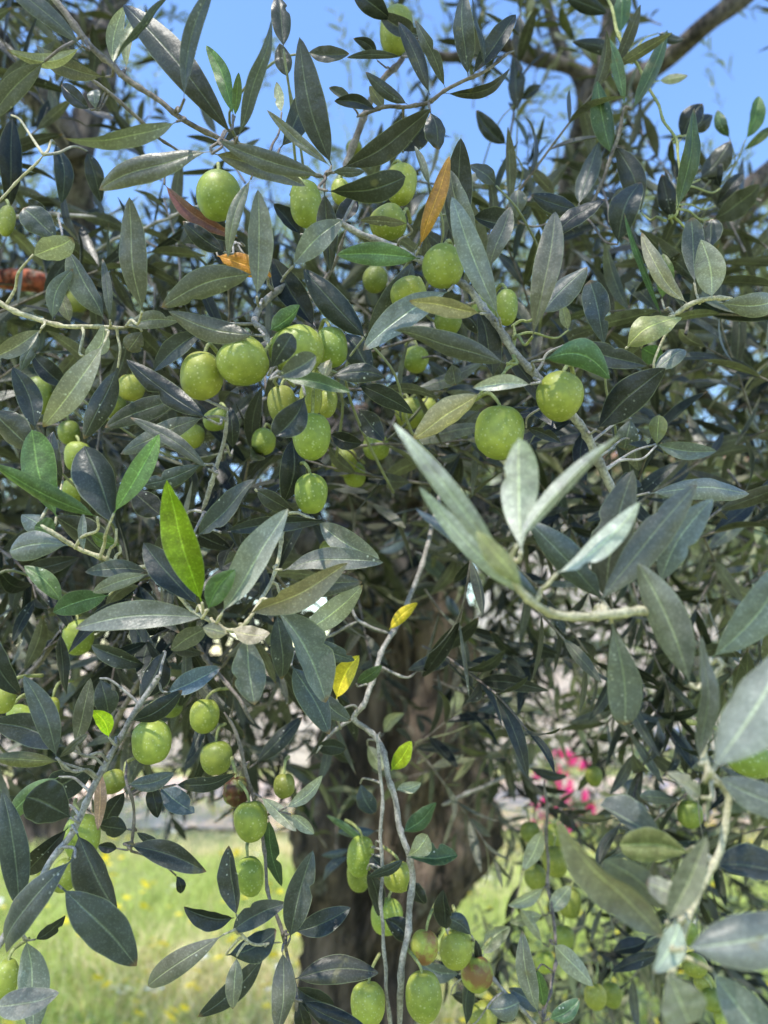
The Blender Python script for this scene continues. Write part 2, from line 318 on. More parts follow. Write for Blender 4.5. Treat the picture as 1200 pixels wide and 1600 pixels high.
# bx by tx ty w d kind [bend] [R rounded]
LEAVES = """
366 216 194 10 50 .36 d 6
288 155 338 -32 26 .33 B -14
178 102 263 -4 10 .33 d 10
128 72 -6 -36 30 .34 g 0
166 120 56 72 29 .37 g 5
126 74 10 78 22 .36 p 18
70 96 -18 190 34 .35 g -6
276 190 99 217 30 .34 g 8
331 240 154 297 38 .35 g -6
333 240 478 290 36 .36 g -4
503 274 342 220 32 .35 g -5
177 100 194 10 25 .38 p 6
197 106 212 26 18 .38 p -4
18 180 14 326 34 .5 v 6
86 224 96 318 28 .5 v 4
136 236 158 316 28 .5 v -4
222 487 203 308 42 .36 g 3
350 394 285 345 30 .40 v 3
401 464 403 296 40 .355 g 2
392 280 356 402 22 .36 g 8
90 376 36 325 44 .42 g 0 R
52 398 114 372 42 .38 l 4 R
76 346 44 312 24 .45 v 0
364 180 323 72 26 .39 L 8
367 182 373 113 15 .39 L 0
371 214 426 30 24 .35 B -6
257 288 372 372 24 .44 r 6
340 400 425 432 34 .47 o 0
376 378 283 322 34 .46 v 0
142 172 96 132 26 .42 v 0
150 172 148 140 20 .42 g 0 R
518 259 468 58 47 .37 d -8
535 263 672 170 42 .37 d 8
511 298 634 276 42 .35 v 8 R
519 268 570 268 15 .36 g 0
517 260 417 172 17 .37 g 5
443 76 434 -8 31 .42 d 0
448 120 437 68 28 .43 d 0
437 232 477 132 38 .41 d 3
440 176 432 128 16 .42 p 0
480 82 546 84 24 .44 d 6
613 32 552 -12 34 .45 v 5
666 58 592 20 28 .45 d -6
672 149 622 34 25 .42 d 5
696 138 648 32 21 .42 g 8
732 120 722 -14 33 .42 d 3
738 118 806 22 30 .43 d 5
757 106 734 -4 9 .42 d -8
696 146 797 107 18 .44 d 5
637 163 571 112 21 .43 d -4
628 89 542 90 13 .44 d 5
590 95 552 60 18 .46 v 8
600 168 577 134 19 .44 b 0
588 172 522 158 21 .44 v 5
550 166 514 137 15 .45 d 0
630 238 668 190 42 .46 v 0
672 175 684 234 37 .42 d 0 R
655 386 703 244 27 .37 o -6
712 382 720 216 45 .41 d 0
746 374 703 266 34 .365 g 5
780 497 706 307 42 .35 g 4
762 420 798 324 32 .37 g 5
738 338 812 350 34 .42 d 6
672 291 648 228 12 .40 g 3
637 350 562 344 16 .36 g 2
458 416 535 343 42 .36 g 6
507 300 517 424 35 .37 d 0
470 366 428 318 26 .43 v 0
555 305 524 352 28 .42 v -6
656 404 527 398 37 .38 G 4
792 226 744 172 27 .6 v 5
775 290 733 258 26 .46 d 0
955 242 933 126 34 .5 G 3
976 166 949 58 19 .5 G 2
987 173 1043 46 23 .5 G 3
980 98 894 66 22 .6 v 5
882 -6 948 20 26 .6 v 0
970 52 974 -20 27 .6 G 0
1028 52 1070 62 15 .6 v 3
1030 126 1075 118 15 .6 p 0
1058 326 1085 168 29 .45 G 4
904 320 936 222 31 .5 d -4
1002 332 962 230 38 .5 d 6
965 382 1001 284 46 .47 d 3
1050 342 1034 272 30 .55 v 0
1064 218 1098 162 32 .6 v 0
1082 205 1114 180 26 .62 v 0
1094 280 1142 220 36 .6 d 5
1126 294 1112 243 25 .6 v 0
1140 216 1121 172 18 .65 G 0
1165 218 1186 150 23 .65 L 2
1160 236 1206 198 15 .65 L 2
1114 342 1187 288 38 .6 d 5
1118 322 1162 270 22 .62 v 0
905 328 830 304 30 .46 v 5
864 370 946 312 30 .42 v 4
832 526 868 332 42 .35 g 10
1037 498 975 332 10 .45 G 16
1073 474 1003 362 27 .42 l -14
1085 442 1080 340 35 .43 g 0 R
1108 392 1112 342 32 .46 d 0 R
1112 466 1095 374 46 .41 w 6
808 172 801 88 28 .7 v 3
815 156 846 134 16 .7 v 0
806 344 808 296 28 .5 g 0 R
868 306 826 260 18 .6 g 0
163 536 67 668 44 .36 l -6
184 575 130 686 38 .39 d -3
325 655 197 562 37 .355 v 4
316 517 240 580 34 .37 d 3
286 622 163 668 37 .40 d 5
318 652 189 710 35 .385 g 4
326 733 204 653 24 .36 d -6
316 725 221 758 30 .39 d 5
197 509 279 502 28 .38 g -5
399 524 264 487 40 .355 g -8
396 428 252 480 46 .365 g 14
163 499 106 392 38 .39 g 3
172 500 160 404 15 .38 g 2
82 500 114 420 28 .38 g 10
110 504 90 450 22 .39 g 0
130 556 162 508 28 .38 l 12
108 606 50 552 32 .46 v 5
55 672 20 574 38 .42 d 8
-10 640 56 702 46 .40 d 0
64 514 -14 560 29 .38 g 5
62 520 32 580 20 .42 d 0
88 808 50 672 54 .37 L 6 R
152 808 -14 724 30 .345 L 6
182 826 132 696 58 .365 d 0 R
178 802 249 678 36 .35 L 3
316 942 262 750 54 .33 Y 5
308 838 398 748 36 .36 d 8
98 752 84 674 32 .42 v 0
364 702 360 636 24 .42 v 0
252 806 208 768 42 .42 d 0
222 518 200 548 32 .39 g 0 R
492 512 427 404 44 .41 v 4
573 530 474 420 45 .39 v -4
572 522 644 411 46 .42 d 6
700 455 567 548 46 .37 g -8
751 490 639 469 30 .345 l -3
792 568 616 516 38 .345 g 4
770 592 748 486 36 .38 d 0
750 614 645 686 42 .355 l 8
830 600 738 606 24 .345 l -3
517 590 601 589 30 .375 d -4
558 600 646 646 32 .385 v -3
440 590 548 613 24 .35 G -4
424 576 457 522 36 .335 d -3 R
434 588 494 556 36 .33 g 4 R
507 592 516 562 24 .37 l 0 R
421 516 469 477 30 .37 G 3
477 618 430 682 48 .36 d 6 R
456 684 444 784 42 .42 v -5
515 678 566 693 28 .44 v 4
560 640 600 690 36 .47 d 0
538 518 578 582 44 .43 v 0
398 764 462 802 28 .40 d -3
720 492 748 520 28 .42 v -6
706 568 712 602 28 .46 g 0 R
322 966 117 982 45 .34 g 7
347 958 449 794 50 .33 l 6
325 952 367 890 38 .325 L -6
310 946 224 848 48 .36 d 5
325 980 267 1016 31 .35 g 4
385 992 398 1102 50 .345 g 4
356 990 317 980 26 .335 l 0
362 984 422 990 30 .34 l 5
106 852 15 862 47 .35 g 6 R
80 842 34 804 38 .37 g 4
88 832 54 822 38 .36 L 0
182 884 88 806 46 .39 d 4
231 892 133 894 28 .37 d 4
233 896 144 926 24 .36 g 4
131 862 130 802 13 .36 g 0
187 852 142 832 23 .37 L 4
170 930 83 957 38 .42 G 6
98 942 38 884 30 .45 G 4
230 1040 143 1008 29 .45 v 5
256 1018 219 1092 42 .44 v 4
262 1082 346 1042 34 .42 B 5
205 1126 285 1078 31 .40 v 3
88 1184 37 1056 38 .36 g 8
104 1168 -14 1128 50 .38 d 8
117 1162 141 1060 29 .38 g 4
156 1060 170 1118 37 .42 d 0
92 1190 -12 1184 24 .37 b 0
-14 984 32 1086 42 .42 v 8
95 988 104 1086 20 .46 v 0
170 1152 144 1110 26 .38 Y 3
92 1186 138 1146 13 .36 g 2
388 959 543 880 43 .345 l 7
440 890 599 879 35 .36 g 12
454 936 566 910 37 .37 g 8
468 992 567 914 40 .39 p -6
430 950 509 1098 58 .35 g -12
496 814 593 873 40 .38 g 8
345 832 507 815 27 .365 d 5
490 1000 554 1032 29 .42 B 4
432 960 441 1062 36 .37 d 0
455 1040 516 1148 45 .38 B 5
500 1080 548 1126 29 .42 B 4
608 984 653 942 20 .52 y 3
526 1092 561 1024 34 .48 y 6
557 1068 597 1040 20 .5 G 0
400 1192 472 1120 27 .5 v 3
492 1166 541 1170 25 .5 v 5
611 1204 643 1158 27 .5 Y 3
592 864 641 832 23 1.0 B 3
650 865 702 912 25 .9 B 5
640 924 684 914 21 .9 v 4
697 930 719 964 16 .9 B 2
707 917 746 902 19 .9 v 3
697 1142 721 1068 21 .8 p 3
735 1132 802 1090 22 .7 B 4
600 1146 632 1114 18 .7 p 8
574 1164 598 1204 25 .6 p 0 R
30 1427 4 1236 44 .37 d -4
110 1278 41 1244 68 .36 v 4 R
92 1214 4 1291 31 .40 G 8
72 1242 148 1196 50 .41 d 3
106 1294 39 1366 35 .39 v 3
117 1340 12 1486 47 .35 d -4
121 1302 183 1426 54 .365 d -8
97 1388 214 1509 64 .345 d -10
41 1467 50 1622 47 .37 g 3
-14 1572 93 1552 43 .34 g 8
55 1468 102 1430 20 .42 v 3
203 1322 323 1362 39 .38 d 6
258 1328 214 1301 15 .40 d 0
200 1296 152 1288 32 .44 v 0
196 1236 162 1292 29 .46 v 4
184 1326 153 1321 17 .45 v 0
155 1198 153 1298 19 .40 k 2
200 1226 273 1208 27 .40 g 6
236 1224 247 1278 25 .42 v 0
250 1228 304 1270 36 .43 B 4
274 1226 369 1210 25 .42 v 5
370 1432 357 1321 33 .40 d 3
366 1434 287 1416 29 .40 v -4
350 1460 231 1541 37 .38 g -5
361 1457 449 1411 36 .41 g 5
356 1492 432 1454 46 .42 v 8 R
370 1494 364 1577 27 .41 g 3
416 1490 309 1589 34 .43 v 8
275 1368 283 1396 15 .46 v 0
453 1467 489 1328 43 .40 d -4
460 1456 548 1418 37 .41 v 5
460 1530 592 1520 42 .39 d 8
441 1486 435 1616 38 .39 g -5
472 1564 574 1608 32 .40 v 5
460 1540 522 1570 32 .42 v 0
466 1564 480 1614 26 .41 v 0
420 1278 440 1385 27 .44 G 6
408 1246 463 1299 23 .42 p 5
447 1262 504 1212 21 .42 p -4
454 1272 491 1303 20 .42 p 0
563 1224 586 1272 28 .55 B 0
630 1300 682 1254 29 .5 G 4
638 1340 715 1337 33 .47 G 5
636 1338 668 1304 29 .465 p 4 R
632 1343 572 1371 17 .47 v 3
574 1358 592 1432 25 .49 v 5
602 1362 580 1338 24 .5 v 0 R
642 1366 664 1412 28 .48 v -5 R
697 1452 693 1390 29 .48 v 0
737 1462 697 1434 27 .48 d 4 R
600 1436 638 1466 32 .48 v 5 R
547 1327 502 1337 12 .7 B 2
546 1338 505 1376 14 .7 B 3
574 1318 510 1273 12 .6 G -4
588 1298 526 1300 18 .6 B 2
618 1234 658 1223 18 .5 p 3
728 1604 738 1512 20 .5 v 2
755 1492 797 1448 28 .55 p 5
762 1576 812 1566 38 .48 g 4 R
748 1512 743 1468 13 .5 v 0
718 1522 654 1504 27 .55 B 4
704 1554 756 1577 20 .55 v 4
842 1582 816 1454 30 .45 l -3
864 1476 928 1541 32 .48 p 4
840 1514 850 1572 22 .46 L 0
858 1592 906 1560 26 .45 G 5
1036 1490 954 1518 22 .6 v 4
848 1297 818 1361 26 .6 p 5
849 1387 794 1415 20 .6 p 4
848 1430 796 1442 22 .6 p 0
848 1473 812 1420 16 .6 p 3
858 1426 892 1384 26 .6 p 0
1012 1470 958 1486 24 .6 v 4
825 1199 886 1213 16 .8 v 4
842 1580 794 1544 27 .5 B 4
846 490 918 417 42 .39 g 6
944 542 922 438 42 .43 B 4 R
850 562 953 592 46 .35 G -26
880 540 1012 572 36 .38 d -4
978 544 1066 498 46 .39 b 8
932 671 1041 576 54 .375 v -5
1022 582 1072 546 28 .42 g 0
1025 694 1119 705 28 .45 g 5
986 654 975 703 36 .46 g 0 R
1026 696 1030 648 28 .44 b 0 R
990 688 998 736 22 .47 g 0
1034 468 1036 396 28 .5 L 0
1002 544 1036 562 32 .48 L 0
1124 474 1222 464 38 .40 g 4
888 516 877 470 18 .45 p 0
822 668 876 692 18 .42 d 3
1014 770 1170 772 35 .36 g -5
792 892 614 660 40 .25 l 8
815 862 810 684 76 .245 p 0 R
808 852 969 680 34 .235 p 4
870 896 1001 784 44 .25 p 8
826 936 654 760 38 .255 l 6
816 918 744 830 44 .23 b 4
850 940 650 792 40 .265 B 4
942 938 826 814 62 .30 d -6
946 946 990 734 78 .30 g -12
935 944 1090 756 62 .285 g 6
1030 914 1114 780 62 .29 g 10
1078 1068 997 880 74 .27 G 8
956 974 976 1132 66 .28 g 8 R
1110 1028 1236 866 72 .28 g 14
1092 1192 1097 992 38 .26 g 8
1113 1204 1240 1004 112 .22 g 14
1046 1472 868 1284 74 .24 p 10
1036 1312 938 1258 62 .28 G 6 R
1078 1332 968 1320 64 .26 b 8 R
1060 1434 944 1342 54 .25 p 4 R
1042 1440 1104 1306 52 .235 l 4
1070 1482 1270 1440 98 .22 G 10
1044 1520 1078 1602 92 .22 l 0 R
1112 1516 1226 1660 84 .24 g 4
1120 1214 1270 1272 64 .25 g 6
1096 1246 1040 1208 34 .25 l 0
1112 1352 1240 1372 64 .27 d 6
1062 1440 1020 1520 50 .23 p 3
1085 1400 1010 1380 46 .24 p 3 R
"""
NOTES = {0: 'big broad dark grey-green leaf against the blue sky at upper left', }
# labels for leaves whose look differs from the rest, keyed by (base x, base y)
LEAF_LABELS = {(655, 386): 'ochre orange leaf hanging vertically among dark leaves', (316, 942): 'bright lime green young leaf glowing in the light',
 (257, 288): 'withered reddish brown leaf', (340, 400): 'orange brown dying leaf', (608, 984): 'small yellow leaf on the bare branch before the trunk',
 (526, 1092): 'leaf turning from green to yellow before the trunk', (1112, 466): 'dry beige leaf eaten into holes', (155, 1198): 'pinkish brown dry leaf hanging straight down',
 (600, 168): 'olive brown curled leaf', (978, 544): 'broad olive brown leaf seen from below', (88, 808): 'pale light green rounded leaf', (170, 1152): 'small yellow-green young leaf'}
# branches: thickness(px at its depth, start end), tone, points x y d
BRANCHES = """
10 6 b 60,-40,.36 130,62,.36 180,105,.36 215,133,.36 278,180,.36 345,218,.37 400,248,.37 470,268,.37 507,276,.37
6 4 b 140,118,.42 200,170,.43 240,205,.44 290,250,.46
9 6 c -30,455,.39 40,493,.39 127,512,.39 197,510,.39
9 14 w 520,345,.40 560,362,.40 600,378,.40 655,402,.385 690,430,.38 735,455,.38 780,510,.375 825,580,.375 870,625,.38 905,665,.385 935,715,.39 972,790,.40
11 8 w 440,440,.41 405,482,.40 397,506,.38 415,524,.375 432,582,.37
8 5 w 318,800,.40 335,745,.39 350,690,.385 356,640,.38
8 11 w 250,1055,.42 240,1070,.42 200,1130,.41 165,1195,.40 130,1265,.39 75,1355,.38 30,1430,.37 -20,1500,.36
7 6 c 60,820,.36 88,836,.36 130,866,.365 200,888,.37 240,891,.37 300,950,.36 325,966,.35 362,984,.35 392,962,.35 422,910,.37 438,850,.38 452,800,.40
7 10 w 700,690,.75 690,770,.68 668,850,.62 640,940,.58 612,990,.54 590,1040,.52 572,1095,.50 556,1125,.50 590,1150,.50 605,1200,.49 625,1290,.48 640,1350,.475 640,1420,.47 630,1500,.46 626,1640,.46
5 4 w 610,990,.54 560,972,.54 545,945,.55
5 3 w 560,972,.54 510,995,.55 480,1010,.55
5 3 w 590,1040,.52 630,1058,.52 652,1050,.53
6 4 w 556,1125,.50 520,1145,.50 493,1178,.50
5 6 w 588,1150,.48 593,1220,.48 596,1300,.475 595,1400,.47 602,1500,.465 614,1640,.46
8 7 c 1053,492,.42 1080,478,.42 1112,470,.42 1145,466,.43
7 5 b 560,180,.46 600,168,.44 640,168,.44 670,160,.43 700,142,.43 760,112,.43 806,78,.44
12 8 b 535,270,.52 560,215,.52 578,165,.52 612,110,.52 650,60,.55
6 5 b 350,1115,.44 380,1190,.44 400,1260,.44 410,1320,.44 422,1400,.43 445,1475,.42 460,1560,.41 458,1640,.41
5 5 b 850,1220,.62 855,1330,.62 862,1420,.60 868,1500,.56 850,1592,.47
6 5 w 700,1440,.50 740,1495,.50 800,1562,.49 850,1620,.49
5 4 G 945,-20,.55 975,75,.52 1000,110,.52 1035,180,.5 1060,240,.48 1058,326,.46 1040,345,.46
6 5 b 988,172,.5 975,175,.5 958,235,.5 930,312,.5 900,350,.5
4 4 c -20,330,.42 10,310,.42 40,270,.42 68,242,.42
9 7 b 20,1090,.55 60,1040,.55 95,985,.55 118,955,.56
9 8 b 232,898,.55 258,955,.55 240,1030,.56 190,1110,.58 165,1180,.6
6 5 w 690,1258,.9 740,1235,.9 800,1208,.9 840,1195,.9
15 12 c 1075,960,.29 1012,955,.275 950,958,.265 900,960,.26 850,950,.255 815,925,.25 798,890,.25
9 12 c 1130,1040,.27 1108,1080,.27 1100,1150,.265 1105,1205,.26 1138,1245,.26 1122,1320,.255 1092,1395,.25 1060,1480,.24 1045,1540,.235
8 5 b 300,1000,.5 330,1040,.5 372,1090,.48 400,1130,.48
7 5 b 470,470,.46 520,420,.46 545,355,.45
6 5 b 640,560,.6 630,620,.58 600,680,.56 560,720,.56
6 5 w 380,400,.48 330,330,.52 290,330,.55 220,360,.6 130,400,.66
6 5 w 150,338,.6 60,335,.6 -30,345,.6
6 5 G 800,510,.39 805,555,.375 825,580,.375
5 4 c 370,1432,.41 372,1460,.41 395,1480,.41 440,1475,.42
5 4 b 205,1330,.42 212,1275,.42 200,1226,.42 196,1190,.45
"""
# olives: cx cy w h depth(0=auto) kind | label
OLIVES = """
341 306 70 80 .38 n|plump green olive at upper left, hanging alone under a pair of long grey leaves
478 319 50 78 .39 n|upright oval green olive just below the joint where a whorl of grey leaves meets
627 288 48 68 .43 n|olive half behind a rounded dark leaf tip, immediately left of the ochre orange leaf
606 348 58 56 .42 n|wide green olive crossed in the middle by one narrow grey leaf
532 300 30 44 .45 n|green olive mostly hidden behind a dark horizontal leaf near the top centre
619 48 52 82 .50 s|shaded dull green olive high up against the sky, half wrapped in dark leaves
553 230 26 24 .60 s|small olive tip peeking over a long leaf near the top centre
474 270 24 20 .60 s|sliver of a green olive showing between two long grey leaves near the top
692 417 66 70 .37 n|large round green olive sitting on the pale branch right of centre, below the orange leaf
638 459 58 52 .40 n|olive with a flat dented top, just left of the large round olive
700 502 44 44 .46 s|dark green olive in shade beneath the narrow pale leaf
791 480 36 62 .41 n|half hidden green olive to the right of the pale branch behind a long leaf
755 488 40 62 .43 s|green olive wedged behind the pale branch
586 437 40 42 .50 s|shaded olive behind broad dark leaves, above the crossing of two leaves
650 562 40 42 .55 n|small green olive deep in the foliage right of centre, below the bumpy yellowed leaf
315 588 68 78 .37 n|dull green olive with tiny black specks, left end of the row of four large olives
379 565 82 78 .36 n|bright round olive, second from the left in the row of four large olives
463 548 88 78 .37 n|largest olive in the row of four, partly covered by two small rounded leaves
518 543 52 66 .39 n|green olive with a lighter skin, right end of the row of four large olives
640 646 46 50 .56 n|small green olive above the blurred pale leaf tip, left one of a touching pair
668 640 28 38 .60 n|small olive mostly behind its neighbour above the blurred pale leaf tip
487 682 60 76 .38 n|oval speckled olive hanging on a straight green stalk in the centre of the tree
486 622 36 60 .42 n|olive behind a green stalk, directly above the oval speckled olive
512 630 30 48 .44 n|olive peeking out at the right behind the green stalk
440 632 44 62 .44 s|long shaded olive to the left of the green stalk behind an oval leaf
486 771 52 66 .40 n|glossy green olive at the bottom of the central cluster, below the oval speckled olive
588 699 42 42 .55 n|small round olive with a leaf lying across its top, over the dark trunk top
538 722 40 46 .56 n|upper one of two stuck together small olives over the dark trunk top
554 742 36 40 .57 n|lower one of two stuck together small olives over the dark trunk top
780 676 78 86 .36 n|large yellow-green olive just above the blurred rounded leaf
875 619 74 80 .355 n|brightest yellow-green olive with a squarish top, hanging at the right on the pale branch
205 606 42 42 .52 n|round green olive between dark leaves at the left, upper of a touching pair
178 637 36 44 .54 n|green olive under a round one at the left, half behind a dark leaf
60 618 42 62 .52 s|two-toned dim olive near the left edge behind a dark leaf
108 676 34 40 .55 s|dim olive above the yellower one at the left, behind a pale rounded leaf
122 714 42 50 .50 n|yellowish olive at the left above a smaller round one, right of the pale rounded leaf
116 766 38 40 .51 n|small round olive at the left, below the yellowish olive
300 682 38 38 .50 n|olive showing through the leaves left of the thin grey twig
338 656 42 36 .46 s|olive hidden beneath the long very dark leaf
412 690 38 42 .50 n|olive partly behind leaves, left of the oval speckled olive
122 996 48 56 .50 n|single green olive beneath the horizontal mottled leaf at the left
6 1093 34 44 .44 n|green olive cut by the left edge of the picture, above a long dark leaf
34 1120 46 36 .46 n|top of a bright olive behind a long dark leaf at the left edge
78 1110 28 44 .47 n|narrow slice of olive behind an upright grey leaf at the left
237 1159 62 68 .40 n|large pale green olive beside the thin grey diagonal branch at lower left
320 1119 46 54 .48 n|green olive with a darker cheek, upper right of the large pale one at lower left
338 1184 50 52 .47 s|flattish shaded olive beneath the one with a darker cheek
268 1106 34 30 .52 s|dark small olive above the large pale one at lower left
175 1222 44 36 .46 s|olive behind the diagonal branch, left of the pinkish dry leaf
128 1308 56 70 .41 n|green olive behind the diagonal branch, above the shiny dark leaf at lower left
50 1392 50 66 .44 s|yellowish olive between leaves and the diagonal branch near the left edge
100 1368 44 50 .45 n|olive just under another one behind a large pointed leaf at lower left
392 1283 52 62 .42 n|pale green olive hanging below the rotten brown one
390 1369 44 60 .44 n|olive over the meadow, immediately right of an upright dark leaf
444 1228 34 38 .46 s|small dark green glossy olive over a patch of trunk, above two pale leaves
370 1237 42 46 .44 x|shrivelled brown rotten olive with a green cap
120 472 32 38 .75 s|dim small olive far behind, under the red-barked stub
575 1569 56 64 .45 n|shiny green olive on a curved stalk, left of the two hanging branches at the bottom
662 1557 58 72 .44 n|large brown-specked yellow-green olive right of the two hanging branches at the bottom
663 1480 44 52 .46 h|olive with a brown scarred cheek directly above the large one at the bottom
712 1484 52 58 .48 n|olive with one dark dot between the brown scarred one and the pinkish one
745 1522 50 54 .49 h|olive with a pinkish blush behind a thin pale twig at the bottom
563 1338 42 62 .52 n|top olive of the cluster before the trunk, left of the two hanging branches
560 1368 36 50 .54 s|shaded olive under the top one of the cluster in front of the trunk
622 1370 46 46 .50 n|olive between and behind the two hanging branches, at the right of its cluster
604 1432 50 54 .53 n|lowest olive of the cluster in front of the trunk, behind a small folded leaf
868 1346 40 46 .66 s|round dull olive in the right-hand drooping bunch, above a darker one
836 1370 34 38 .68 s|olive left of the round dull one in the right-hand drooping bunch
828 1300 30 32 .75 s|small olive at the top left of the right-hand drooping bunch
868 1306 34 36 .74 s|olive at the top of the right-hand drooping bunch, beside its stalk
928 1213 26 32 .80 s|tiny dark olive to the right of the magenta flowers
890 1410 36 46 .70 s|dark olive behind leaves at the middle of the right-hand drooping bunch
880 1466 34 38 .70 s|olive near the low end of the right-hand drooping bunch, behind a pale leaf
851 1503 32 32 .72 n|yellowish small olive at the low end of the right-hand drooping bunch
930 1557 34 38 .62 s|glossy dark olive over the grass, left one of a close pair at lower right
956 1555 30 38 .64 s|glossy dark olive over the grass, right one of a close pair at lower right
1078 1460 26 38 .60 s|olive at the top of the string of olives beside the blurred leaf at lower right
1086 1508 38 36 .55 s|dull round olive second from the top of the string at lower right
1100 1537 32 32 .56 s|third olive from the top of the string at lower right
1113 1562 34 34 .55 s|fourth olive from the top of the string at lower right
1132 1592 32 34 .55 n|lowest olive of the string at lower right, cut by the bottom edge
1172 1186 76 56 .30 n|big blurred yellow-green olive behind the large grey leaf at the right edge
754 1588 44 42 .54 s|olive near the bottom edge between thin leaves, right of the blushing one
1078 1272 38 42 .60 s|dim olive behind the blurred stem at the right
8 1532 38 62 .42 n|yellowish olive cut by the left edge near the bottom, above a grey leaf
10 345 26 54 .46 n|olive slice at the left edge beside a thin curved stalk
516 855 34 26 .55 s|olive peeping out above three overlapping grey leaves near the centre
"""
# ================================================================== BUILD
DENS = """
6 5 2 0 1 2 4 4 5 4 1 2
6 4 2 1 1 2 3 1 3 3 1 1
5 4 3 3 4 4 4 3 5 6 5 4
7 6 6 8 9 8 7 7 8 8 8 8
9 8 8 9 9 9 9 9 9 9 9 9
9 9 9 9 9 9 9 9 9 9 9 9
9 9 9 9 9 9 9 9 9 9 9 9
9 9 9 9 9 9 8 8 9 9 9 9
9 9 9 9 9 6 5 9 9 9 9 9
9 9 9 9 9 4 3 9 8 8 8 8
9 8 8 8 8 4 2 8 8 8 8 8
8 7 7 8 8 3 2 6 7 7 7 7
6 5 5 6 5 2 2 4 6 7 8 7
2 1 0 1 1 1 2 3 6 6 7 6
1 0 0 0 1 0 1 4 6 6 6 6
0 0 0 0 0 0 1 4 6 6 6 6
"""
DG = np.array([[int(c) for c in l.split()] for l in DENS.strip().splitlines()])

class Cloud:
    """many simple two-sided leaves, vectorised; twigs go into a second list"""
    def __init__(s): s.P = []; s.A = []; s.Nn = []; s.L = []; s.W = []; s.C = []; s.tw = MB(); s.under = 0.22
    def leaf(s, p, a, n, L, W, c): s.P.append(tuple(p)); s.A.append(tuple(a)); s.Nn.append(tuple(n)); s.L.append(L); s.W.append(W); s.C.append(c)
    def twig(s, p, d, length, ll, cols, stem=0.0012, sp=0.021, droop=0.0, tube_on=True, seed=0):
        d = Vector(d).normalized(); p = Vector(p); pts = [p.copy()]
        n = max(3, int(length/sp)); perp = d.orthogonal().normalized()
        perp.rotate(__import__('mathutils').Quaternion(d, random.uniform(0, 6.28)))
        base = random.choice(cols); bright = random.uniform(0.7, 1.35)
        for i in range(n):
            d = (d + Vector((random.gauss(0, .07), random.gauss(0, .07), random.gauss(0, .07)-droop))).normalized()
            p = p + d*sp; pts.append(p.copy())
            perp = d.cross(perp).normalized()
            for sg in (-1, 1):
                if random.random() < 0.12: continue
                q = perp*sg
                an = random.uniform(0.6, 1.15)*(1-0.35*i/n)
                a = (d*math.cos(an) + q*math.sin(an) + Vector((random.gauss(0, .15), random.gauss(0, .15), random.gauss(0, .15)-0.05))).normalized()
                nn = (d*math.sin(an) - q*math.cos(an) + Vector((random.gauss(0, .35), random.gauss(0, .35), random.gauss(0, .35)+.25)))
                L = ll*random.uniform(0.65, 1.15)*(1-0.35*(i/n)**3)
                k = bright*random.uniform(0.8, 1.25)
                s.leaf(p, a, nn, L, L*random.uniform(0.17, 0.25), (base[0]*k, base[1]*k, base[2]*k, s.under*random.uniform(.3, 1.5)))
        if tube_on:
            tube(s.tw, pts, [stem*(1-0.6*i/len(pts)) for i in range(len(pts))], seg=5, cap=False)
    def build(s, name, mat, parent=None, NL=6, origin=None, extra=None):
        P = np.array(s.P); A = np.array(s.A); Nn = np.array(s.Nn); L = np.array(s.L)[:, None]; W = np.array(s.W)[:, None]; C = np.array(s.C)
        A /= np.linalg.norm(A, axis=1, keepdims=True)
        Nn = Nn - A*np.sum(A*Nn, axis=1, keepdims=True); Nn /= np.maximum(np.linalg.norm(Nn, axis=1, keepdims=True), 1e-6)
        S = np.cross(A, Nn); m = len(P)
        bend = rng.normal(0, 0.05, (m, 1)); rec = rng.uniform(-0.02, 0.12, (m, 1)); fold = rng.uniform(0.05, 0.45, (m, 1))
        V = np.zeros((m, NL+1, 3, 3)); UV = np.zeros((m, NL+1, 3, 2))
        for i in range(NL+1):
            t = i/NL; w_ = 0.06 if i == 0 else max(math.sin(math.pi*(t**0.92)), 0.02)**0.8
            if i == NL: w_ = 0.05
            c = P + A*L*t + S*(bend*L*math.sin(math.pi*t)) - Nn*(rec*L*((2*t-1)**2-1))
            for j, sg in enumerate((-1, 0, 1)):
                V[:, i, j] = c + S*(sg*W*0.5*w_) + Nn*(fold*abs(sg)*W*0.5*w_)
                UV[:, i, j] = (0.5+0.5*sg, t)
        idx = np.arange(m)[:, None, None]*((NL+1)*3)
        q = []
        for i in range(NL):
            for j in range(2):
                a = i*3+j; q.append((a, a+3, a+4, a+1))
        F = (np.array(q)[None] + idx).reshape(-1, 4)
        # check winding on first leaf
        v0 = V[0].reshape(-1, 3); f = q[NL]
        nn = np.cross(v0[f[1]]-v0[f[0]], v0[f[2]]-v0[f[0]])
        if np.dot(nn, Nn[0]) < 0: F = F[:, ::-1]
        V = V.reshape(-1, 3); UV = UV.reshape(-1, 2); CC = np.repeat(C, (NL+1)*3, axis=0)
        polys = F.tolist()
        if extra is not None and extra.n:
            off = len(V); V = np.concatenate([V, np.concatenate(extra.v)]); UV = np.concatenate([UV, np.concatenate(extra.uv)])
            CC = np.concatenate([CC, np.concatenate(extra.c)]); polys += [tuple(i+off for i in f_) for f_ in extra.f]
        if origin is None: origin = V.mean(axis=0)
        me = bpy.data.meshes.new(name); me.from_pydata((V-np.array(origin)).tolist(), [], polys)
        fill_attr(me, UV, CC, True); me.materials.append(mat)
        o = bpy.data.objects.new(name, me); COL.objects.link(o)
        if parent is not None: o.parent = parent; o.location = Vector(origin) - world_loc(parent)
        else: o.location = Vector(origin)
        return o

# ------------------------------------------------------------------ the main olive tree
tree = empty('olive_tree', (0.05, 2.45, 0))
tag(tree, 'old olive tree with gnarled trunk and drooping grey-green branches filling the view', 'olive tree')

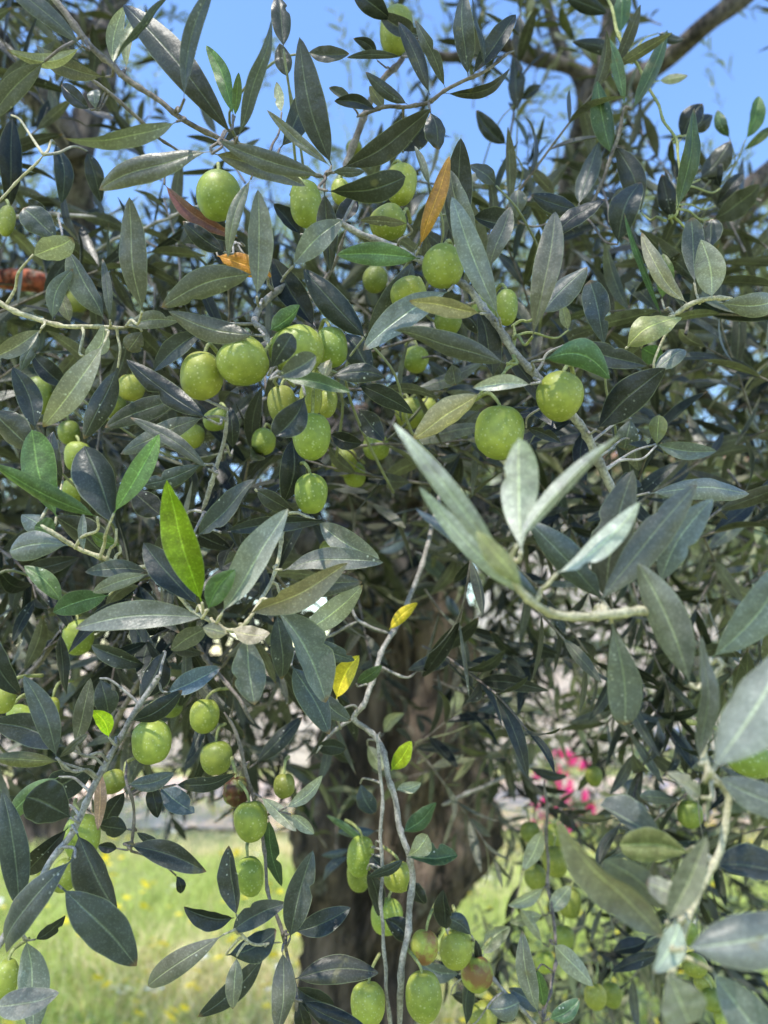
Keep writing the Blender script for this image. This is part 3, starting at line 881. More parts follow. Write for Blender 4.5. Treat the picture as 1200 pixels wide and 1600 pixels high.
# trunk profile: photo row, centre column, half width, built at depth ~2.4
prof = [(2250, 520, 225), (2050, 520, 165), (1900, 530, 125), (1700, 545, 98), (1600, 545, 92), (1500, 560, 92), (1430, 578, 112), (1370, 612, 146), (1310, 622, 160),
        (1250, 618, 150), (1200, 620, 136), (1120, 634, 112), (1040, 636, 102), (960, 632, 104), (880, 628, 92), (800, 622, 86), (730, 606, 96), (650, 590, 84)]
def trunk_mesh():
    mb = MB(); rows = []
    ys = [p[0] for p in prof]; n = 150; seg = 128; V = []; F = []
    for i in range(n+1):
        yy = 2250 + (650-2250)*i/n
        cx = np.interp(-yy, [-p for p in ys], [p[1] for p in prof]); hw = np.interp(-yy, [-p for p in ys], [p[2] for p in prof])
        # smooth the profile
        cx = np.mean([np.interp(-(yy+o), [-p for p in ys], [p[1] for p in prof]) for o in (-50, -25, 0, 25, 50)])
        hw = np.mean([np.interp(-(yy+o), [-p for p in ys], [p[2] for p in prof]) for o in (-50, -25, 0, 25, 50)])
        d = 2.4; base = at(cx, yy, d); z = base.z
        c = Vector((base.x*2.45/base.y if base.y else 0, 2.45, 1.6 + (base.z-1.6)*2.45/base.y)); r = hw/FPX*d*2.45/base.y
        for k in range(seg):
            a = 2*math.pi*k/seg
            tw = a + c.z*0.7
            # deep vertical flutes like twisted old olive wood
            fl = 0.13*math.sin(3*tw+0.6) + 0.09*math.sin(5*tw+2+c.z*1.5) + 0.05*math.sin(9*tw-c.z*2)
            q = Vector((math.cos(tw)*2.2, math.sin(tw)*2.2, c.z*1.3))
            fl += 0.16*noise.noise(q) + 0.10*(abs(noise.noise(Vector((math.cos(tw)*7, math.sin(tw)*7, c.z*2.2))))*2-0.5)
            fl += 0.05*(1-abs(noise.noise(Vector((math.cos(tw)*16, math.sin(tw)*16, c.z*3.5))))*4)
            fl += 0.02*noise.noise(Vector((math.cos(tw)*40, math.sin(tw)*40, c.z*14)))
            # hollows
            for (hx, hz, hs, hd) in ((-1.15, 1.12, 0.15, .55), (-1.95, 1.5, 0.22, .35), (-.9, 0.80, 0.13, .45), (-1.35, 1.62, .14, .4), (-1.7, 1.25, .3, .25), (-2.1, .95, .16, .3), (-1.5, .72, .1, .3), (-1.4, 1.92, .12, .4)):
                da = math.atan2(math.sin(a-hx), math.cos(a-hx))
                fl -= hd*math.exp(-(da/0.32)**2-((c.z-hz)/hs)**2)
            rr = r*(0.93+fl)
            V.append((c.x+rr*math.cos(a), c.y+rr*math.sin(a)*0.95, c.z))
    for i in range(n):
        for k in range(seg):
            k2 = (k+1) % seg; F.append((i*seg+k, i*seg+k2, (i+1)*seg+k2, (i+1)*seg+k))
    F.append(tuple(n*seg+k for k in range(seg)))
    zmin = min(v[2] for v in V)
    V = [(x, y, z if z > 0.0 or True else z) for x, y, z in V]
    mb.add(V, F); return mb
trunk_mesh().build('trunk', M_BARK, tree)

def limb(pts, name='limb', mat=M_LIMB, rough=0.25, ns=9, knots=.25, seg=18):
    P = [at(x, y, d) for x, y, d, _ in pts]; R = [r/FPX*d for _, _, d, r in pts]
    c = catmull([tuple(p)+(r,) for p, r in zip(P, R)], 10)
    mb = MB(); tube(mb, [q[:3] for q in c], [q[3] for q in c], seg=seg, rough=rough, nscale=ns, knots=knots, seed=len(pts)+pts[0][0]*.01)
    return mb.build(name, mat, tree)
# x, y, depth, radius(px at that depth)
limb([(600, 720, 2.4, 80), (470, 690, 2.2, 52), (310, 640, 1.9, 40), (185, 560, 1.6, 32), (135, 430, 1.4, 25), (125, 330, 1.35, 24), (122, 230, 1.3, 25)])
limb([(122, 250, 1.3, 24), (90, 190, 1.28, 20), (25, 110, 1.25, 24), (-50, 10, 1.2, 24)])
limb([(120, 250, 1.3, 22), (135, 190, 1.32, 21), (165, 120, 1.35, 19), (160, 40, 1.4, 17), (200, -30, 1.45, 15)])
limb([(165, 60, 1.36, 16), (130, 40, 1.34, 13), (90, 20, 1.3, 12), (40, -40, 1.3, 12)])
limb([(640, 900, 2.4, 60), (450, 850, 2.15, 50), (280, 850, 1.9, 45), (110, 880, 1.6, 55), (-40, 860, 1.4, 70), (-200, 820, 1.3, 75)], rough=.4)
limb([(620, 740, 2.4, 70), (720, 660, 2.2, 42), (830, 540, 1.95, 34), (880, 420, 1.8, 28), (893, 320, 1.7, 24), (905, 230, 1.65, 22), (930, 140, 1.6, 22), (950, 60, 1.6, 14), (958, -30, 1.6, 13)])
limb([(925, 160, 1.6, 16), (985, 130, 1.58, 15), (1045, 90, 1.55, 14), (1100, 40, 1.5, 13), (1165, -10, 1.5, 13), (1240, -80, 1.5, 12)])
limb([(935, 130, 1.6, 15), (890, 105, 1.6, 12), (830, 88, 1.6, 12), (780, 70, 1.6, 10), (700, 90, 1.6, 8), (640, 60, 1.6, 6)])
limb([(912, 190, 1.64, 12), (905, 130, 1.64, 9), (870, 60, 1.65, 9), (850, -10, 1.65, 8)])
limb([(660, 860, 2.4, 60), (820, 780, 2.2, 40), (960, 640, 1.9, 32), (1060, 470, 1.6, 28), (1120, 370, 1.45, 24), (1165, 310, 1.4, 22), (1250, 240, 1.35, 24)])
limb([(1180, 900, 1.7, 12), (1150, 700, 1.5, 8), (1100, 620, 1.35, 8), (1065, 560, 1.3, 8), (1138, 537, 1.2, 10), (1140, 536, 1.2, 9)], ns=14)
limb([(1070, 546, 1.25, 10), (1040, 555, 1.3, 8), (960, 600, 1.5, 8), (900, 700, 1.8, 12)], ns=14)
ob = limb([(-60, 430, .75, 14), (-10, 436, .75, 15), (40, 438, .75, 16), (82, 444, .75, 14)], mat=M_RED, ns=30, name='broken_branch')
tag(ob, 'reddish bare broken branch stub at the left edge')

# branches digitised
branch_obj = []; branch_px = []
brs = []
for ln in BRANCHES.strip().splitlines():
    s_ = ln.split(); t0, t1, tone = float(s_[0]), float(s_[1]), s_[2]
    pts = [tuple(float(v) for v in q.split(',')) for q in s_[3:]]
    brs.append((t0, t1, tone, pts))
leaf_items = []
for ln in LEAVES.strip().splitlines():
    if ln.startswith('#'): continue
    s_ = ln.split(); r = 'R' in s_[7:]; nums = [v for v in s_[7:] if v != 'R']
    leaf_items.append(dict(b=(float(s_[0]), float(s_[1])), t=(float(s_[2]), float(s_[3])), w=float(s_[4]), d=float(s_[5]), k=s_[6], bend=float(nums[0]) if nums else 0, R=r))
def nearest(px, py, d):
    best = (1e9, None, None)
    for bi, (t0, t1, tone, pts) in enumerate(brs):
        for i in range(len(pts)-1):
            x0, y0, d0 = pts[i]; x1, y1, d1 = pts[i+1]
            dx, dy = x1-x0, y1-y0; t = max(0, min(1, ((px-x0)*dx+(py-y0)*dy)/(dx*dx+dy*dy+1e-6)))
            qx, qy, qd = x0+dx*t, y0+dy*t, d0+(d1-d0)*t
            sc = math.hypot(px-qx, py-qy) + 260*abs(qd-d)
            if sc < best[0]: best = (sc, bi, (qx, qy, qd))
    return best
meshes = [MB() for _ in brs]
for (t0, t1, tone, pts), mb in zip(brs, meshes):
    P = [at(*p) for p in pts]; n = len(pts)
    R = [(t0+(t1-t0)*i/(n-1))*0.5/FPX*pts[i][2] for i in range(n)]
    c = catmull([tuple(p)+(r,) for p, r in zip(P, R)], 9)
    for e_, f_ in ((-1, .25), (-2, .6), (-3, .8), (0, .3), (1, .65)):
        c[e_] = (*tuple(c[e_])[:3], c[e_][3]*f_)
    # nodes every so often: slight swellings
    rad = []
    for i, q in enumerate(c): rad.append(q[3]*(1+0.28*max(0, math.cos(i*2*math.pi/7.0))**8))
    # small irregular wobble of the axis
    ax = [Vector(q[:3]) + Vector([noise.noise(Vector(q[:3])*45+Vector((k*9, 0, 0))) for k in range(3)])*0.0022 for q in c]
    tube(mb, ax, rad, seg=12, rough=0.22, nscale=260, seed=n)
loose = MB()
for it in leaf_items:
    sc, bi, q = nearest(*it['b'], it['d'])
    it['br'] = bi if sc < 110 else None
    if sc < 12: continue
    b3 = at(*it['b'], it['d']); t3 = at(*it['t'], it['d']); dr = (b3-t3).normalized()
    pw = 0.0006 if it['w'] > 22 else 0.0005
    if sc < 110:
        q3 = at(*q); qd = (q3-b3); kk = min(qd.length*0.25, 0.006); mid = b3 + dr*kk*.6 + qd*.3; mid2 = b3 + qd*.7 + Vector((0, 0.001, 0.0015))
        c = catmull([b3, mid, mid2, q3], 5)
        tube(meshes[bi], c, [pw*(1+0.5*k/len(c)) for k in range(len(c))], seg=7, rough=.15, nscale=200)
    else:
        e1 = b3 + dr*0.022 + FW*0.012; e2 = e1 + dr*0.02 + FW*0.04 + Vector((random.uniform(-.02, .02), 0, -.01)); e3 = e2 + FW*0.06 + Vector((random.uniform(-.03, .03), 0, random.uniform(-.04, .02)))
        c = catmull([b3, e1, e2, e3], 5)
        tube(loose, c, [pw*(1+0.8*k/len(c)) for k in range(len(c))], seg=7, rough=.15, nscale=200, col=(0.2, 0.2, 0.13, 0))
for (t0, t1, tone, pts), mb in zip(brs, meshes):
    branch_obj.append(mb.build('branch', M_TWIG[tone], tree))

def area(it): return math.hypot(it['t'][0]-it['b'][0], it['t'][1]-it['b'][1])*it['w']
SPECIAL = 'YLoyrkwb'
order = sorted(range(len(leaf_items)), key=lambda i: -(area(leaf_items[i]) + (1e5 if leaf_items[i]['k'] in SPECIAL else 0)))
indiv = set(order[:100])
rest = MB()
rest.v += loose.v; rest.f += loose.f; rest.uv += loose.uv; rest.c += loose.c; rest.n += loose.n
for i, it in enumerate(leaf_items):
    rs = random.Random(i*7+3)
    d = it['d']; (bx, by), (tx, ty) = it['b'], it['t']
    Lp = math.hypot(tx-bx, ty-by); L3 = Lp/FPX*d
    tilt = rs.uniform(-0.22, 0.22)*L3
    P0 = at(bx, by, d+0.2*tilt); P1 = at(tx, ty, d-tilt)
    axd = (P1-P0).normalized(); toc = (CAM-(P0+P1)*0.5).normalized()
    n0 = (toc-axd*toc.dot(axd)).normalized(); s0 = axd.cross(n0)
    thin = it['w']/Lp < 0.115
    roll = R_(rs.choice((-1, 1))*rs.uniform(52, 62)) if thin else R_(rs.uniform(-34, 34))
    nrm = n0*math.cos(roll) + s0*math.sin(roll)
    wr = it['w']/FPX*d/max(math.cos(roll), 0.35)*(0.98 if d > .31 else 0.80)
    if it['k'] in 'pl' and it['k'] == 'p': nrm = -nrm
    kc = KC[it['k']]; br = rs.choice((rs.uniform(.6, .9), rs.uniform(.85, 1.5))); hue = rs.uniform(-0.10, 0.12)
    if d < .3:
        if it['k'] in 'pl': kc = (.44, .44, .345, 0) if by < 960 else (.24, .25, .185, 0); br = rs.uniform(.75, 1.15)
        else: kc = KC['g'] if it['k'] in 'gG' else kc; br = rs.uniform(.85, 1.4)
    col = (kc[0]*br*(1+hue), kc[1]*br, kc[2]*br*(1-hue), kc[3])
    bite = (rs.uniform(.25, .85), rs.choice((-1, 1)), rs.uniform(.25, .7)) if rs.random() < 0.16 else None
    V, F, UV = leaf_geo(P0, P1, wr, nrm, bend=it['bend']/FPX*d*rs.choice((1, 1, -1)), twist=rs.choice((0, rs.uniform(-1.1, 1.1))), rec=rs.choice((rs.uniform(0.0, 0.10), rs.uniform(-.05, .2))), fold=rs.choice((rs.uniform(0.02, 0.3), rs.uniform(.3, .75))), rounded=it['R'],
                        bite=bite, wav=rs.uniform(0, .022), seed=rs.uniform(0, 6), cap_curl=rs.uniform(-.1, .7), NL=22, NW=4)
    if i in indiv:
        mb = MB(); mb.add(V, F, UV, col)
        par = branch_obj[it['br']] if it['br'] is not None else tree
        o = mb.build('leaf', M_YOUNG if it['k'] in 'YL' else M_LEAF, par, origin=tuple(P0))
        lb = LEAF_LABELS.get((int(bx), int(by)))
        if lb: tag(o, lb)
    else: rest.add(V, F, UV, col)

# ------------------------------------------------------------------ procedural foliage of the same tree
def cell(px, py):
    return DG[min(15, max(0, int(py//100))), min(11, max(0, int(px//100)))]
TONES = [(.030, .034, .026), (.011, .015, .011), (.008, .011, .008), (.056, .058, .044), (0.028, 0.036, 0.016), (.018, .022, .018)]  # near-black leaf colours that carry the shade of the inner canopy
PALE = [(0.26, 0.30, 0.15), (0.32, 0.35, 0.19), (0.20, 0.24, 0.12), (0.36, 0.39, 0.23)]  # sunlight put into the base colour of the far leaves
WARM = [(.16, .17, .09), (.22, .22, .13), (.12, .14, .07)]  # lighter warm leaf colour in place of sun spots at the right
near = Cloud(); mid = Cloud(); far = Cloud()
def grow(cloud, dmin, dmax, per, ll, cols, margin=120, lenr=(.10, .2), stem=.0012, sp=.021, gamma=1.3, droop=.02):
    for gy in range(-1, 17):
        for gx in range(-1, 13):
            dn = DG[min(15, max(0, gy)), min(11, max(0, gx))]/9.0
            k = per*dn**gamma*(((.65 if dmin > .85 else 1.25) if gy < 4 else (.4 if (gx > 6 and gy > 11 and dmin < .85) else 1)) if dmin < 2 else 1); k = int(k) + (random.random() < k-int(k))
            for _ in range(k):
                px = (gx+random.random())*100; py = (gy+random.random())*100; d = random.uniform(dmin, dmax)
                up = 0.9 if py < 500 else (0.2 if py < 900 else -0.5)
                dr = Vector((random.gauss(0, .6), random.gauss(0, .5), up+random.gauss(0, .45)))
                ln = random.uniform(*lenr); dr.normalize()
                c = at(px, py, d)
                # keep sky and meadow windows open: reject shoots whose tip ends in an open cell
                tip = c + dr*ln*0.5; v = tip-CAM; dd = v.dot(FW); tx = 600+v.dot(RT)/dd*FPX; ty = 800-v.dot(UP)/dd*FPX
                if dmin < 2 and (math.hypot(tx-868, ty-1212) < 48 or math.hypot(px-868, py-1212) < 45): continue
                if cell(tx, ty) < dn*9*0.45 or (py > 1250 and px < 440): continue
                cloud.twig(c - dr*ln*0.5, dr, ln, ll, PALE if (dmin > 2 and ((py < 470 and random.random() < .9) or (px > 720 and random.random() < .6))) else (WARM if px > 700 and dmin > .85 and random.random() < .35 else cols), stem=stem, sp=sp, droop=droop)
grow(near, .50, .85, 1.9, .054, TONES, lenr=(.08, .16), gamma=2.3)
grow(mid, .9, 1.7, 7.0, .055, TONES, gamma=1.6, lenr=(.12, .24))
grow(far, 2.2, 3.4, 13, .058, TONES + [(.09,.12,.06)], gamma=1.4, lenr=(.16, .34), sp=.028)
# unseen crown above and around the frame, added to shade the leaves below
top = Cloud()
for _ in range(2300):
    p = Vector((random.uniform(-2.9, 1.8), random.uniform(-2.2, 3.0), random.uniform(2.25, 4.2)))
    v = p-CAM; dd = v.dot(FW)
    if dd > 0.05:
        px = 600+v.dot(RT)/dd*FPX; py = 800-v.dot(UP)/dd*FPX
        if py > -200 and -300 < px < 1500: continue
    if p.y < -0.6 and p.z < 2.7: continue
    top.twig(p, (random.gauss(0, .6), random.gauss(0, .6), random.gauss(.2, .6)), random.uniform(.15, .3), .085, TONES, tube_on=False, sp=.036)
for _ in range(1700):  # extra unseen twigs, added to keep sun off trunk and middle foliage
    p = Vector((random.uniform(-2.6, 1.6), random.uniform(0.7, 3.1), random.uniform(2.5, 4.2)))
    v = p-CAM; dd = v.dot(FW); px = 600+v.dot(RT)/dd*FPX; py = 800-v.dot(UP)/dd*FPX
    if py > -200 and -300 < px < 1500: continue
    top.twig(p, (random.gauss(0, .6), random.gauss(0, .6), random.gauss(.2, .6)), random.uniform(.15, .3), .085, TONES, tube_on=False, sp=.036)
tag(top.build('crown', M_FAR, tree, NL=3), kind='stuff')
tw = MB()
for c_ in (near, mid, far): tw.v += c_.tw.v; tw.f += [tuple(i+tw.n for i in f) for f in c_.tw.f]; tw.uv += c_.tw.uv; tw.c += c_.tw.c; tw.n += c_.tw.n
tag(tw.build('twigs', M_TWIG['b'], tree), kind='stuff')
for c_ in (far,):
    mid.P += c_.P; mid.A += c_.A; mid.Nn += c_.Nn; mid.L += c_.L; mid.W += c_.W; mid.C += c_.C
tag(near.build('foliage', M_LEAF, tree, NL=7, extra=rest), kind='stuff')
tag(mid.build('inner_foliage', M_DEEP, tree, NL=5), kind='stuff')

# ------------------------------------------------------------------ olives
nrs = random.Random(4)
for ln in OLIVES.strip().splitlines():
    data, label = ln.split('|'); s_ = data.split(); cx, cy, w_, h_, d = (float(v) for v in s_[:5]); k = s_[5]
    c = at(cx, cy, d+0.006); rw = w_/FPX*d/2; rh = h_/FPX*d/2
    if rw > rh: rw, rh = rw*1.0, rh
    mb = MB(); V = []; F = []; nu, nv = 40, 26
    wide = w_ > h_*1.03
    if wide: rw, rh = rh, rw
    sd_ = nrs.uniform(0, 50); e = nrs.uniform(2.05, 2.35); tl = R_(nrs.uniform(-9, 9)) if not wide else R_(68)*nrs.choice((1, 1, -1))
    for i in range(nv+1):
        ph = math.pi*i/nv
        for j in range(nu):
            th = 2*math.pi*j/nu
            z = math.cos(ph); r = abs(math.sin(ph))**(2/e)
            z = math.copysign(abs(z)**(2/e*0.98), z)
            x, y = r*math.cos(th), r*math.sin(th)
            dimp = 0.07*math.exp(-(r/0.30)**2) if z > 0 else -0.035*math.exp(-(r/0.15)**2)
            z2 = z - (dimp if z > 0 else dimp)
            wob = 1+0.05*noise.noise(Vector((x*1.1+sd_, y*1.1, z*1.1))) + 0.012*noise.noise(Vector((x*4+sd_, y*4, z*4)))
            if k == 'x': wob += 0.14*noise.noise(Vector((x*3+sd_, y*3, z*3)))
            wid = 1 + 0.05*z
            V.append((x*rw*wob*wid, y*min(rw, rh)*wob*wid, z2*rh*wob))
    for i in range(1, nv-1):
        for j in range(nu):
            j2 = (j+1) % nu; F.append((i*nu+j, (i+1)*nu+j, (i+1)*nu+j2, i*nu+j2))
    for j in range(nu):
        j2 = (j+1) % nu; F.append((0, nu+j, nu+j2)); F.append(((nv-1)*nu+j, nv*nu, (nv-1)*nu+j2))
    ca, sa = math.cos(tl), math.sin(tl)
    keep = [0]+list(range(nu, nv*nu))+[nv*nu]; rm = {v: k_ for k_, v in enumerate(keep)}
    V = [V[v] for v in keep]; F = [tuple(rm[v] for v in f) for f in F]
    V = [(x*ca+z*sa+c.x, y+c.y, -x*sa+z*ca+c.z) for x, y, z in V]
    mb.add(V, F)
    o = mb.build('olive', {'n': M_OLIVE, 's': M_OLIVE, 'h': M_OBLUSH, 'x': M_OROT}[k], None, origin=tuple(c))
    t = nrs.uniform(0.86, 1.12); yl = nrs.uniform(0.9, 1.1)
    if k == 's': t *= 0.72  # darker tint puts shade into the colour of the shaded olives
    o.color = (t*yl, t, t*0.9, 1)
    tag(o, label, 'olive', 'olives hanging on the olive tree')
    # stalk
    topp = Vector((c.x+sa*rh*0.9, c.y, c.z+ca*rh*0.9))
    sm = MB(); sx = nrs.uniform(-.007, .007); up_ = nrs.uniform(.005, .010)
    if cx == 487: up_ = .028; sx = 0
    c_pts = catmull([topp-Vector((0, 0, .001)), topp+Vector((sx*.3, .001, up_*.5)), topp+Vector((sx, .004, up_)), topp+Vector((sx*2, .018, up_*1.1))], 6)
    tube(sm, c_pts, [0.0011 if i < 1 else 0.00075*(1+0.03*i) for i in range(len(c_pts))], seg=8, rough=.12, nscale=300)
    sm.build('stalk', M_TWIG['G'], o)

# ------------------------------------------------------------------ ground, path, meadow
def mat_ground():
    m, t, b = new_mat('meadow_ground'); tc = N(t, 'ShaderNodeTexCoord')
    n1 = noise_n(t, 0.9, 5, 0.6, tc.outputs['Object']); n2 = noise_n(t, 14, 6, 0.7, tc.outputs['Object'])
    c = ramp(t, n1, [(0.3, (0.30, 0.36, 0.10)), (0.55, (0.42, 0.44, 0.15)), (0.75, (0.62, 0.54, 0.28))])
    c = mix(t, 1.0, c, ramp(t, n2, [(0.3, (0.6,)*3), (0.7, (1.3,)*3)]), 'MULTIPLY')
    t.links.new(c, b.inputs['Base Color']); b.inputs['Roughness'].default_value = 0.9
    t.links.new(bump(t, n2, 0.8, 0.05), b.inputs['Normal']); return m
def sheet(name, pts, z, mat, sub=1):
    mb = MB(); mb.add([(x, y, z) for x, y in pts], [tuple(range(len(pts)))]); o = mb.build(name, mat, None, smooth=False, origin=(0, 0, 0)); tag(o, kind='structure'); return o
g = MB(); n = 90
xs = np.sign(np.linspace(-1, 1, n))*np.abs(np.linspace(-1, 1, n))**3*400; ys = np.linspace(-1, 1, n); ys = np.sign(ys)*np.abs(ys)**3*400+6
V = [(x, y, 0.05*noise.noise(Vector((x*.5, y*.5, 0))) - 0.03 if abs(x) < 30 and 0 < y < 8.8 else -0.03) for y in ys for x in xs]
F = [(j*n+i, j*n+i+1, (j+1)*n+i+1, (j+1)*n+i) for j in range(n-1) for i in range(n-1)]
g.add(V, F); tag(g.build('ground', mat_ground(), None, origin=(0, 0, 0)), kind='structure')
def simple(name, c1, c2, sc, rough=.85, bd=.01):
    m, t, b = new_mat(name); tc = N(t, 'ShaderNodeTexCoord'); n1 = noise_n(t, sc, 6, .65, tc.outputs['Object']); n2 = noise_n(t, sc*9, 4, .7, tc.outputs['Object'])
    c = mix(t, 1.0, ramp(t, n1, [(.3, c1), (.7, c2)]), ramp(t, n2, [(.3, (.8,)*3), (.7, (1.15,)*3)]), 'MULTIPLY')
    t.links.new(c, b.inputs['Base Color']); b.inputs['Roughness'].default_value = rough; t.links.new(bump(t, n2, .7, bd), b.inputs['Normal']); return m
edge = [(-30+i*1.0, 8.5+0.5*noise.noise(Vector((i*.35, 0, 0)))) for i in range(61)]; edge2 = [(-30+i*1.0, 12.6+0.5*noise.noise(Vector((i*.3, 5, 0)))) for i in range(61)]
sheet('path', edge+edge2[::-1], 0.004, simple('sandy_path', (.74, .50, .33), (.86, .66, .48), 1.5))

M_GRASS = leaf_mat('grass_blade', detail=False, transl=.3, ttint=(1.1, 1.1, .8))
gr = Cloud(); V = []; F = []; C = []
nb = 90000
yy = 3.2 + (rng.random(nb)**1.5)*7.2; xx = (rng.random(nb)*2-1)*(yy*0.62+0.4)
hgt = rng.uniform(.02, .085, nb)*(1+.8*np.sin(xx*2.1+yy)*np.sin(yy*1.7))*np.clip(1.6-yy*.08, .6, 1.4); an = rng.uniform(0, 6.28, nb); wd = rng.uniform(.002, .005, nb)
lean = rng.normal(0, .9, (nb, 2))*hgt[:, None]
dry = (np.sin(xx*1.3+2)+np.sin(yy*1.9+xx*.7)+rng.normal(0, .8, nb)+np.where(yy > 7.2, 2.2, 0)) > 1.2
b0 = np.stack([xx-np.cos(an)*wd, yy-np.sin(an)*wd, np.full(nb, -.05)], 1); b1 = np.stack([xx+np.cos(an)*wd, yy+np.sin(an)*wd, np.full(nb, -.05)], 1)
tp = np.stack([xx+lean[:, 0], yy+lean[:, 1], hgt], 1)
m1 = np.stack([xx+lean[:, 0]*.3+np.cos(an)*wd*.8, yy+lean[:, 1]*.3+np.sin(an)*wd*.8, hgt*.55], 1); m0 = m1-np.stack([np.cos(an)*wd*1.6, np.sin(an)*wd*1.6, np.zeros(nb)], 1)
VV = np.stack([b0, b1, m1, m0, tp], 1).reshape(-1, 3)
q = np.arange(nb)*5
FF = np.stack([q, q+1, q+2, q+3], 1).tolist() + np.stack([q+3, q+2, q+4], 1).tolist()
k = rng.uniform(.7, 1.35, (nb, 1)); CC = np.where(dry[:, None], np.array([[.80, .68, .40]]), np.array([[.50, .58, .17]]))*k
CC = np.repeat(np.concatenate([CC, np.zeros((nb, 1))], 1), 5, axis=0)
me = bpy.data.meshes.new('grass'); me.from_pydata(VV.tolist(), [], FF); fill_attr(me, np.zeros((len(VV), 2)), CC, True); me.materials.append(M_GRASS)
o = bpy.data.objects.new('grass', me); COL.objects.link(o); tag(o, 'sunlit green and straw coloured meadow grass under the tree', 'grass', kind='stuff')

def flowers(name, label, n, colr, size, ymin, ymax, petals=7, seed=1, clump=.5, centre=None):
    r = random.Random(seed); mb = MB()
    k = 0
    while k < n:
        y = r.uniform(ymin, ymax); x = r.uniform(-1, 1)*(y*.6+.3)
        for _ in range(r.randint(1, 5)):
            px, py = x+r.gauss(0, .07), y+r.gauss(0, .07); z = r.uniform(.07, .15); s = size*r.uniform(.7, 1.3)
            tx, ty = r.gauss(0, .35), r.gauss(-.2, .35)
            for j in range(petals):
                a = 6.283*j/petals; a2 = a+6.283/petals*.8
                def pt(an, rr): dx, dy = math.cos(an)*rr, math.sin(an)*rr; return (px+dx, py+dy, z+dx*tx+dy*ty+.2*rr)
                mb.add([(px, py, z), pt(a, s*.8), pt((a+a2)/2, s*1.05), pt(a2, s*.8)], [(0, 1, 2, 3)], None, (*colr, 0))
            if centre: mb.add([(px+math.cos(t_)*s*.3, py+math.sin(t_)*s*.3, z+.003) for t_ in (0, 1.05, 2.1, 3.14, 4.2, 5.2)], [(0, 1, 2, 3, 4, 5)], None, (*centre, 0))
            mb.add([(px-.001, py, -.02), (px+.001, py, -.02), (px+.001, py, z), (px-.001, py, z)], [(0, 1, 2, 3)], None, (.12, .2, .04, 0)); k += 1
    o = mb.build(name, M_GRASS, None, smooth=False, origin=(0, 0, 0)); tag(o, label, 'wildflowers', kind='stuff')
flowers('yellow_wildflowers', 'small yellow flowers sprinkled through the sunlit grass', 1000, (.9, .72, .02), .026, 3.3, 9.3, seed=2)
flowers('white_wildflowers', 'small white daisies sprinkled through the sunlit grass', 200, (.8, .8, .78), .026, 3.6, 8.8, seed=5, centre=(.8, .6, .05))

# ------------------------------------------------------------------ stone wall and house beyond the path
M_STONE = simple('pale_stone', (.58, .46, .41), (.80, .70, .64), 2.5, bd=.02)
M_PLASTER = simple('pink_plaster', (.62, .50, .45), (.74, .62, .57), .6)
M_TILE = simple('roof_tile', (.34, .14, .08), (.52, .25, .15), 6)
M_SHUT = simple('shutter_paint', (.20, .26, .24), (.26, .32, .30), 4)
mg, t_, b_ = new_mat('window_glass'); b_.inputs['Base Color'].default_value = (.03, .04, .05, 1); b_.inputs['Roughness'].default_value = .08
def box(mb, x0, x1, y0, y1, z0, z1):
    mb.add([(x0, y0, z0), (x1, y0, z0), (x1, y1, z0), (x0, y1, z0), (x0, y0, z1), (x1, y0, z1), (x1, y1, z1), (x0, y1, z1)],
           [(0, 3, 2, 1), (4, 5, 6, 7), (0, 1, 5, 4), (1, 2, 6, 5), (2, 3, 7, 6), (3, 0, 4, 7)])
def stone_wall():
    root = empty('stone_wall', (-1, 14.2, 0)); tag(root, 'pale pinkish stone wall behind the sandy path, seen through the leaves', 'wall')
    r = random.Random(3); mb = MB(); z = 0
    for row in range(7):
        h = .26; x = -12 - r.uniform(0, .4)
        while x < 4.2:
            w_ = r.uniform(.3, .65); j = r.uniform(0, .05)
            box(mb, x+.008, x+w_-.008, 14-j, 14.4, z+.008, z+h-.008); x += w_
        z += h
    mb.build('stones', M_STONE, root, smooth=False)
    c = MB(); box(c, -12.4, 4.7, 13.9, 14.45, z+.002, z+.1); c.build('coping', M_STONE, root, smooth=False)
stone_wall()
